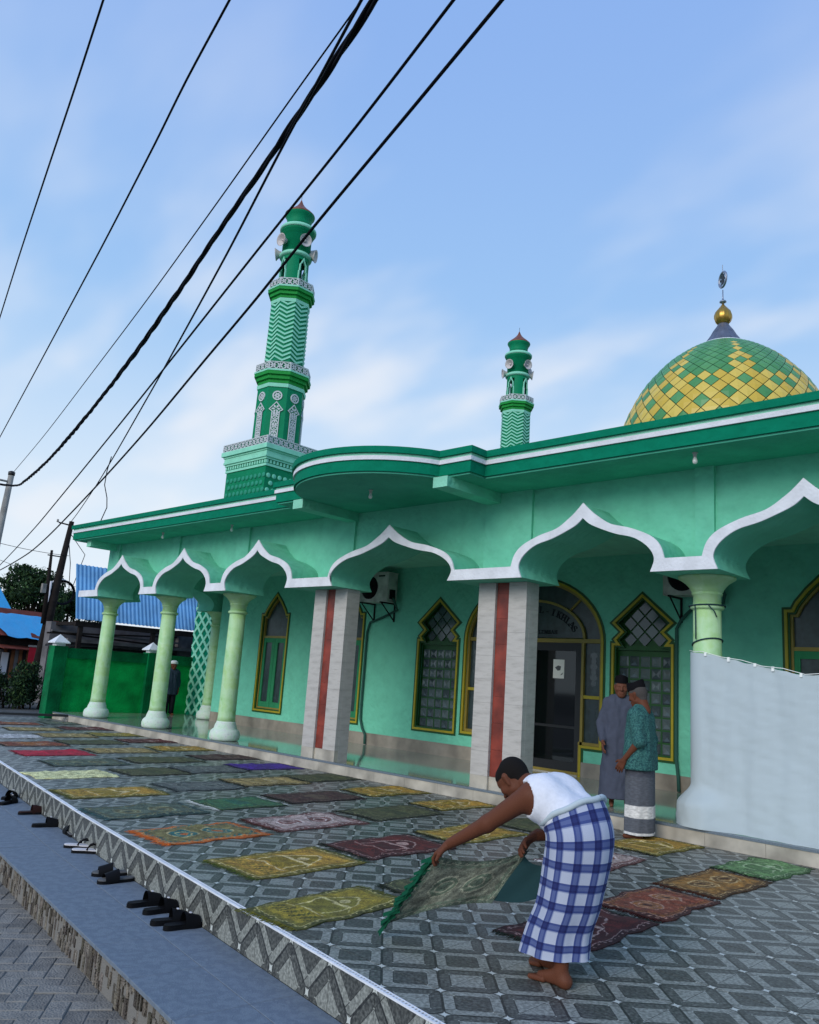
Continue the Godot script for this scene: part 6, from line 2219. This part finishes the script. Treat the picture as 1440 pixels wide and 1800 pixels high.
func make_bending_man():
	var O := V(-2.46, 0.0, -3.86)
	var T := base("person", O)
	tag(T, "barefoot man in white tank top and blue plaid sarong bending to lift a rug", "person")
	var W := func(a: float, y: float, l: float) -> Vector3: return V(-a, y, l)
	var b := MB.new()
	var F := Field.new(V(-.62, -.01, -.34), V(.30, 1.06, .36), 0.0105)
	var hl: Vector3 = W.call(-.09, .72, .085); var hr: Vector3 = W.call(-.09, .72, -.085)
	F.cap(W.call(-.085, .75, .055), W.call(-.085, .75, -.055), .105, .105, .04)
	F.cap(hl, W.call(-.03, .42, .08), .088, .058, .03); F.cap(W.call(-.03, .42, .08), W.call(-.045, .08, .076), .058, .034, .02)
	F.cap(hr, W.call(-.01, .42, -.09), .088, .062, .03); F.cap(W.call(-.01, .42, -.09), W.call(.10, .08, -.10), .058, .034, .02)
	for q in [[-.045, .076], [.10, -.10]]:
		F.cap(W.call(q[0] - .02, .035, q[1]), W.call(q[0] + .12, .022, q[1]), .033, .021, .02)
		F.cap(W.call(q[0] + .01, .06, q[1]), W.call(q[0] + .11, .028, q[1] + .012), .032, .02, .02)
		F.cap(W.call(q[0] - .025, .03, q[1]), W.call(q[0] - .015, .03, q[1]), .032, .03, .02)
	for q in [[-.045, .076, -1.0], [.10, -.10, 1.0]]:
		var FF := Field.new(W.call(q[0] + .22, -.005, q[1] - .07), W.call(q[0] + .05, .06, q[1] + .08), 0.0045)
		for t in 5:
			var lz: float = q[1] + q[2] * (-.028 + t * .0155)
			var ln: float = [.185, .186, .178, .168, .155][t]
			FF.cap(W.call(q[0] + .09, .018, lz * .9 + q[1] * .1), W.call(q[0] + ln - .018, .012, lz), .016, .0105 if t > 0 else .0135, .008)
		FF.mesh(b)
	F.cap(W.call(-.07, .78, .05), W.call(.10, .875, .075), .105, .10, .05); F.cap(W.call(-.07, .78, -.05), W.call(.10, .875, -.075), .105, .10, .05)
	F.cap(W.call(.10, .87, .10), W.call(.10, .87, -.10), .098, .098, .05)
	F.cap(W.call(.13, .90, .0), W.call(.29, .925, 0), .07, .056, .03)
	var shl: Vector3 = W.call(.125, .885, .165); var ell: Vector3 = W.call(.345, .715, .225); var wrl: Vector3 = W.call(.575, .575, .255)
	var shr: Vector3 = W.call(.125, .875, -.165); var elr: Vector3 = W.call(.205, .655, -.245); var wrr: Vector3 = W.call(.285, .635, -.13)
	F.cap(shl, ell, .060, .043, .035); F.cap(ell, wrl, .043, .028, .02)
	F.cap(shr, elr, .060, .043, .035); F.cap(elr, wrr, .043, .028, .02)
	F.mesh(b)
	add_head(b, W.call(.345, .93, 0), V(-.62, -.78, 0).normalized(), V(-.78, .62, 0).normalized(), 0.98)
	add_hand(b, wrl, V(-.78, -.55, .05).normalized(), V(-.5, .72, .35).normalized(), -1.0, 0.75)
	add_hand(b, wrr, V(-.15, -.35, .9).normalized(), V(-.75, .65, .1).normalized(), 1.0, 0.75)
	put("body", b, M.skin, T)
	add_hair(T, W.call(.345, .93, 0), V(-.62, -.78, 0).normalized(), V(-.78, .62, 0).normalized(), 0.98, M.hair)
	# tank top
	var S := Field.new(V(-.34, .60, -.30), V(.26, 1.06, .30), 0.0095)
	S.cap(W.call(-.10, .76, .055), W.call(.10, .878, .08), .117, .112, .05); S.cap(W.call(-.10, .76, -.055), W.call(.10, .878, -.08), .117, .112, .05)
	S.cap(W.call(.10, .873, .10), W.call(.10, .873, -.10), .110, .110, .05)
	S.cap(W.call(.12, .90, .07), W.call(.18, .93, .075), .075, .055, .03); S.cap(W.call(.12, .90, -.07), W.call(.18, .93, -.075), .075, .055, .03)
	S.cap(W.call(-.05, .76, 0), W.call(.03, .76, 0), .115, .10, .05)
	S.wrinkle(0.005, V(14, 7, 8), 3)
	S.carve(W.call(.165, .865, .205), .098); S.carve(W.call(.165, .865, -.205), .098)
	S.carve(W.call(.275, .95, 0), .085)
	S.clip(W.call(.195, .9, 0), V(-1, .25, 0).normalized())
	put("tank_top", S.mesh(MB.new()), M.tank_top, T)
	# sarong
	var sm := uvmat("plaid", plaid_tex(), 0.9)
	sm.uv1_scale = Vector3.ONE
	var L := [[.05, .12, .188, .152, 0.05, .075], [.045, .15, .183, .152, 0.04, .07], [.02, .25, .168, .156, 0.0, .06], [-.025, .36, .162, .162, 0.0, .045], [-.05, .46, .162, .168, 0.0, .036], [-.07, .56, .167, .176, 0.02, .03], [-.085, .65, .168, .188, 0.08, .015], [-.085, .72, .164, .192, 0.22, .012], [-.06, .78, .155, .184, 0.45, .008], [-.04, .815, .148, .176, 0.62, .004]]
	var rings := []; var vs := []
	var acc := 0.0
	for i in L.size():
		var q = L[i]
		rings.append(ell_ring(W.call(q[0], q[1], 0), q[2], q[3], 72, q[4], q[5], 1.3 + i * 0.15))
		if i > 0: acc += (L[i][1] - L[i - 1][1]) + 0.01
		vs.append(-acc / 0.108)
	# finer rings in between for a soft drape
	var fine := []; var fv := []
	for i in rings.size() - 1:
		for k in 4:
			var o := PackedVector3Array()
			for j in 72:
				o.append(rings[i][j].cubic_interpolate(rings[i + 1][j], rings[maxi(i - 1, 0)][j], rings[mini(i + 2, rings.size() - 1)][j], k / 4.0))
			fine.append(o); fv.append(lerpf(vs[i], vs[i + 1], k / 4.0))
	fine.append(rings[-1]); fv.append(vs[-1])
	var sg := MB.new().smooth()
	sg.loft(fine, false, 11.0, fv)
	var inner := []
	for o in fine:
		var p := PackedVector3Array(); var c := Vector3.ZERO
		for q in o: c += q
		c /= o.size()
		for q in o: p.append(q + (c - q).normalized() * 0.006)
		p.reverse()
		inner.append(p)
	sg.loft(inner, false, 11.0, fv)
	put("sarong", sg, sm, T)
	var roll := MB.new().smooth()
	var rp := []
	for i in 37:
		var t := TAU * i / 36
		var x := cos(t) * .150; var z := -sin(t) * .176
		rp.append(W.call(-.04, .817, 0) + V(x, x * 0.62 + 0.004 * sin(t * 7), z))
	roll.tube(rp, 0.016, 8, false)
	put("waist_roll", roll, M.sheet, T)
	# the rug in his hands
	var R := base("lifted_rug", O)
	tag(R, "sage green rug with dark green fringe held up by the bending man", "rug")
	var nz := FastNoiseLite.new(); nz.seed = 3; nz.frequency = 1.0
	var TL: Vector3 = W.call(.675, .50, .255); var TR: Vector3 = W.call(.30, .56, -.10); var BL: Vector3 = W.call(.985, .075, .27); var BR: Vector3 = W.call(.46, .265, .0)
	var C := func(u: float, v: float, off: float) -> Vector3:
		var p := TL.lerp(TR, u).lerp(BL.lerp(BR, u), v)
		var sag := 4 * u * (1 - u)
		p.y -= sag * 0.045 * (1 - v) - sag * 0.03 * v
		p += V(.25, .1, .96) * (0.022 * sin(u * 11 + v * 2.0) * (0.25 + v) + 0.012 * nz.get_noise_2d(u * 9, v * 7) + off)
		return p
	var cm := MB.new().smooth()
	var NU := 26; var NV := 22
	for i in NU:
		for j in NV:
			var u0 := float(i) / NU; var u1 := float(i + 1) / NU; var v0 := float(j) / NV; var v1 := float(j + 1) / NV
			cm.quad(C.call(u0, v1, .003), C.call(u1, v1, .003), C.call(u1, v0, .003), C.call(u0, v0, .003), Vector2(v1, u0), Vector2(v1, u1), Vector2(v0, u1), Vector2(v0, u0))
			cm.quad(C.call(u1, v1, -.003), C.call(u0, v1, -.003), C.call(u0, v0, -.003), C.call(u1, v0, -.003), Vector2(v1, u1), Vector2(v1, u0), Vector2(v0, u0), Vector2(v0, u1))
	var sage := [rgb(80, 96, 84), rgb(104, 110, 98), rgb(90, 108, 92), rgb(158, 160, 140)]
	put("pile", cm, uvmat("lifted_pile", rug_tex(1, sage, 881), 0.95), R)
	var fr := MB.new()
	var rr := RandomNumberGenerator.new(); rr.seed = 4
	for i in 70:
		var v := i / 69.0
		var p: Vector3 = C.call(0.0, v, 0.0)
		var d := V(-.045, -.035, .01) + V(rr.randf_range(-.02, .02), rr.randf_range(-.025, .01), rr.randf_range(-.02, .02))
		var w := V(.004, -.005, 0.003) * rr.randf_range(0.8, 1.6)
		fr.quad(p - w * 1.4 - d * 0.5, p + w * 1.4 - d * 0.5, p + w + d, p - w + d)
	mat("fringe_green", rgb(14, 74, 52), 0.9)
	stuff(put("fringe", fr, M.fringe_green, R))
	var fl := MB.new().smooth()
	var f0: Vector3 = C.call(1.0, 0.12, -.004); var f1: Vector3 = C.call(1.0, 0.95, -.004)
	var g0: Vector3 = W.call(.185, .50, -.12); var g1: Vector3 = W.call(.20, .34, -.09)
	for i in 8:
		for j in 6:
			var q := []
			for e in [[0, 0], [1, 0], [1, 1], [0, 1]]:
				var u: float = (i + e[0]) / 8.0; var v: float = (j + e[1]) / 6.0
				q.append(f0.lerp(f1, v).lerp(g0.lerp(g1, v), u) + V(0, -.02 * sin(u * PI), .012 * sin(u * 6 + v * 3)))
			fl.quad(q[3], q[2], q[1], q[0])
	mat("rug_back", rgb(34, 62, 66), 0.9)
	put("folded_end", fl, M.rug_back, R)

func peci(mb: MB, c: Vector3, fwd: Vector3, up: Vector3, k: float):
	# boat shaped velvet cap
	var rt := fwd.cross(up).normalized()
	var rings := []
	for q in [[.0, 1.0], [.035, 1.01], [.075, .97], [.090, .93]]:
		var o := PackedVector3Array()
		for i in 32:
			var t := TAU * i / 32
			var dip := 0.012 * cos(2 * t) * (1.0 if q[0] > 0.05 else 0.0)
			o.append(c + (fwd * cos(t) * .104 + rt * sin(t) * .084) * q[1] * k + up * (q[0] + dip) * k)
		rings.append(o)
	# order so that the surface faces outwards
	var a: Vector3 = rings[0][0] - c; var b2: Vector3 = rings[0][1] - c
	if a.cross(b2).dot(up) < 0:
		for i in rings.size():
			var z: PackedVector3Array = rings[i]
			z.reverse(); rings[i] = z
	mb.smooth(false)
	mb.loft(rings)

func band_tex(cols: Array, stops: Array, seed_: int) -> ImageTexture:
	# woven cloth with horizontal bands; stops in 0..1 from the hem up
	var w := 64; var h := 128
	var fz := noise_img(seed_, 0.3, 2, 128).get_data()
	var o := PackedByteArray(); o.resize(w * h * 3)
	for y in h:
		var t := 1.0 - (y + 0.5) / h
		var k := 0
		while k < stops.size() and t > stops[k]: k += 1
		for x in w:
			var c: Color = cols[mini(k, cols.size() - 1)] * (0.85 + 0.3 * fz[y * 128 + x] / 255.0)
			var i := (y * w + x) * 3
			o[i] = int(clampf(c.r, 0, 1) * 255); o[i + 1] = int(clampf(c.g, 0, 1) * 255); o[i + 2] = int(clampf(c.b, 0, 1) * 255)
	return ImageTexture.create_from_image(Image.create_from_data(w, h, false, Image.FORMAT_RGB8, o))

func skirt(rows: Array, turns: float) -> MB:
	# rows: [y, front-back radius, side radius, forward shift, fold], hem first
	var rings := []; var vs := []
	for i in rows.size():
		var q = rows[i]
		var o := PackedVector3Array()
		for j in 64:
			var t := TAU * j / 64
			var k: float = 1.0 + q[4] * (sin(t * 6 + i * .2) * .6 + sin(t * 11 + 1.0) * .4)
			o.append(V(cos(t) * q[2] * k, q[0], -sin(t) * q[1] * k - q[3]))
		rings.append(o); vs.append(1.0 - (q[0] - rows[0][0]) / (rows[-1][0] - rows[0][0]))
	var m := MB.new().smooth()
	m.loft(rings, false, turns, vs)
	return m

# a standing figure facing -z in its own axes; arms: [elbow, wrist, hand direction, back-of-hand normal] right then left
func standing(at: Vector3, turn: float, h: float, label: String, skin, arms: Array, head_fwd: Vector3, lean := 0.0) -> Dictionary:
	var T := base("person", at, turn)
	tag(T, label, "person")
	var k := h / 1.62
	var b := MB.new()
	var F := Field.new(V(-.46, -.01, -.40), V(.46, 1.5 * k, .34), 0.012)
	for s in [-1, 1]:
		F.cap(V(s * .085, .80, 0) * k, V(s * .09, .43, -.01) * k, .085 * k, .06 * k, .03); F.cap(V(s * .09, .43, -.01) * k, V(s * .095, .08, .02) * k, .056 * k, .034 * k, .02)
		F.cap(V(s * .095, .035, .03) * k, V(s * .115, .022, -.12) * k, .034 * k, .024 * k, .02)
	F.cap(V(-.07, .86, 0) * k, V(.07, .86, 0) * k, .115 * k, .115 * k, .04)
	F.cap(V(-.06, .9, 0) * k, V(-.09, 1.22, 0) * k, .10 * k, .09 * k, .05); F.cap(V(.06, .9, 0) * k, V(.09, 1.22, 0) * k, .10 * k, .09 * k, .05)
	F.cap(V(0, 1.26, 0) * k, V(0, 1.38, -.02) * k, .065 * k, .054 * k, .03)
	for i in 2:
		var s: float = 1.0 if i == 0 else -1.0
		F.cap(V(s * .165, 1.27, 0) * k, arms[i][0] * k, .052 * k, .042 * k, .03); F.cap(arms[i][0] * k, arms[i][1] * k, .042 * k, .027 * k, .02)
	F.mesh(b)
	var hc := V(0, 1.468, -.03) * k
	var up := (Vector3.UP - head_fwd * head_fwd.y).normalized()
	add_head(b, hc, head_fwd, up, k * 1.02)
	for i in 2:
		add_hand(b, arms[i][1] * k, arms[i][2], arms[i][3], -1.0 if i == 0 else 1.0, 0.4)
	put("body", b, skin, T)
	add_hair(T, hc, head_fwd, up, k * 1.02, M.gray_hair)
	return {"t": T, "k": k, "hc": hc, "up": up}

func garment(k: float, arms: Array, sleeve: float, hem: float, flare: float, seed_: int, chest := 0.118) -> Field:
	var S := Field.new(V(-.50, hem * k - .03, -.44), V(.50, 1.42 * k, .38), 0.0125)
	S.cap(V(-.07, 1.20, 0) * k, V(-.07, hem, 0) * k, chest * k, (chest + flare) * k, .05); S.cap(V(.07, 1.20, 0) * k, V(.07, hem, 0) * k, chest * k, (chest + flare) * k, .05)
	S.cap(V(-.12, 1.255, 0) * k, V(.12, 1.255, 0) * k, .085 * k, .085 * k, .05)
	S.cap(V(-.08, 1.30, .005) * k, V(.08, 1.30, .005) * k, .078 * k, .078 * k, .04)
	S.cap(V(0, 1.29, 0) * k, V(0, 1.372, .008) * k, .085 * k, .064 * k, .03)
	for i in 2:
		var s: float = 1.0 if i == 0 else -1.0
		var sh := V(s * .165, 1.265, 0)
		if sleeve <= 1.0:
			S.cap(sh * k, sh.lerp(arms[i][0], sleeve) * k, .072 * k, .068 * k, .04)
		else:
			S.cap(sh * k, arms[i][0] * k, .070 * k, .062 * k, .04)
			S.cap(arms[i][0] * k, arms[i][0].lerp(arms[i][1], sleeve - 1.0) * k, .062 * k, .050 * k, .03)
	S.wrinkle(0.012, V(13, 5, 13), seed_)
	S.clip(V(0, (hem) * k, 0), Vector3.DOWN)
	S.carve(V(0, 1.425, -.05) * k, .06 * k)
	return S

func make_standing_men():
	# man in the grey robe on the porch
	var armsA := [[V(.235, 1.0, .02), V(.235, .80, -.10), V(.05, -.9, -.42).normalized(), V(.9, .05, .1).normalized()], [V(-.235, 1.0, .03), V(-.19, .86, -.14), V(.3, -.55, -.75).normalized(), V(-.85, .2, -.3).normalized()]]
	var A := standing(V(-5.02, HP, -9.0), atan2(-0.62, -0.78), 1.50, "man in long grey robe and black cap standing on the porch", M.skin_light, armsA, V(.12, -.06, -1).normalized())
	var GA := garment(A.k, armsA, 1.92, 0.10, 0.075, 5)
	put("robe", GA.mesh(MB.new()), M.robe, A.t)
	var pa := MB.new(); peci(pa, A.hc + A.up * .062 * A.k, V(.12, -.06, -1).normalized(), A.up, A.k)
	put("cap", pa, M.velvet, A.t)
	var bt := MB.new().smooth(); bt.lathe([Vector2(.012, 0), Vector2(.01, .004), Vector2(0, .006)], 8)
	# man in green batik standing on the terrace
	var armsB := [[V(.225, 1.0, .05), V(.22, .76, .02), V(.0, -1, -.1).normalized(), V(.95, 0, .1).normalized()], [V(-.225, 1.0, .06), V(-.215, .80, -.10), V(.05, -.85, -.5).normalized(), V(-.95, 0, -.1).normalized()]]
	var hf := V(.25, -.28, -1).normalized()
	var B := standing(V(-4.30, 0.0, -8.13), deg_to_rad(100), 1.58, "man in teal batik shirt and banded sarong standing at the porch step", M.skin, armsB, hf)
	var bm := uvmat("batik", null, 0.85)
	bm.albedo_texture = mix_tex(41, 0.10, 3, [rgb(6, 40, 48), rgb(16, 78, 82), rgb(8, 54, 60), rgb(74, 130, 120), rgb(10, 62, 66), rgb(6, 40, 48)], 256)
	bm.uv1_triplanar = true; bm.uv1_scale = Vector3.ONE * 1.5
	put("shirt", garment(B.k, armsB, 1.1, 0.70, 0.04, 9, 0.128).mesh(MB.new()), bm, B.t)
	var pb := MB.new(); peci(pb, B.hc + B.up * .062 * B.k, hf, B.up, B.k)
	put("cap", pb, M.velvet, B.t)
	var sk := skirt([[.05, .150, .20, 0.0, .06], [.2, .150, .195, 0, .05], [.4, .148, .188, 0, .03], [.6, .148, .182, 0, .02], [.74, .146, .178, 0, .01], [.86, .13, .16, 0, .0]], 1.0)
	var gm := uvmat("banded", band_tex([rgb(206, 206, 204), rgb(84, 88, 96), rgb(210, 208, 204), rgb(82, 86, 94), rgb(70, 74, 84)], [.03, .20, .35, .7], 55), 0.9)
	put("sarong", sk, gm, B.t)
	# far figure beside the boundary wall
	var armsC := [[V(.27, 1.06, -.10), V(.42, .96, -.30), V(.5, -.35, -.75).normalized(), V(.3, .9, -.1).normalized()], [V(-.225, 1.0, .02), V(-.215, .78, -.04), V(0, -1, -.1).normalized(), V(-.95, 0, -.1).normalized()]]
	var C := standing(V(-18.95, HP, -11.2), deg_to_rad(-100), 1.36, "distant man in white cap walking between column and green wall", M.skin, armsC, V(0, -.05, -1).normalized())
	put("shirt", garment(C.k, armsC, 1.7, 0.60, 0.03, 12).mesh(MB.new()), M.navy_shirt, C.t)
	var tr := MB.new().smooth()
	for s in [-1, 1]:
		tr.tube([V(s * .095, .05, .02) * C.k, V(s * .09, .43, -.01) * C.k, V(s * .085, .82, 0) * C.k], [.075 * C.k, .085 * C.k, .105 * C.k], 14)
	put("trousers", tr, M.trousers, C.t)
	var cc := MB.new().smooth()
	cc.lathe([Vector2(.098, .0), Vector2(.1, .035), Vector2(.085, .065), Vector2(.05, .085), Vector2(.001, .09)], 20, C.hc + V(0, .045, .005) * C.k)
	put("cap", cc, M.white_cap, C.t)
	# folded white cloth held by the man in the robe
	var P := base("handkerchief", V(-4.68, 0.86, -8.72))
	tag(P, "small white cloth hanging from the robed man's hand", "cloth")
	var hk := MB.new().smooth()
	hk.tube([V(0, 0.06, 0), V(.02, .0, .01), V(.05, -.05, .02), V(.06, -.09, .02)], [.012, .028, .03, .012], 7)
	put("cloth", hk, M.tank_top, P)

func _ready():
	rng.seed = 77
	make_view()
	make_materials()
	make_walk_and_street()
	make_terrace()
	make_porch()
	make_mosque()
	make_dome()
	make_minaret(V(-18.47, 0.051, -13.31), "nearer tall green minaret with chevron shaft rising behind the porch roof")
	make_minaret(V(-18.59, 0.051, -24.74), "farther green minaret showing its top between porch roof and dome")
	make_fence()
	make_houses()
	make_poles()
	make_wires()
	make_plants()
	make_rugs()
	make_sandals()
	make_fittings()
	make_sheet()
	make_rail()
	make_bending_man()
	make_standing_men()
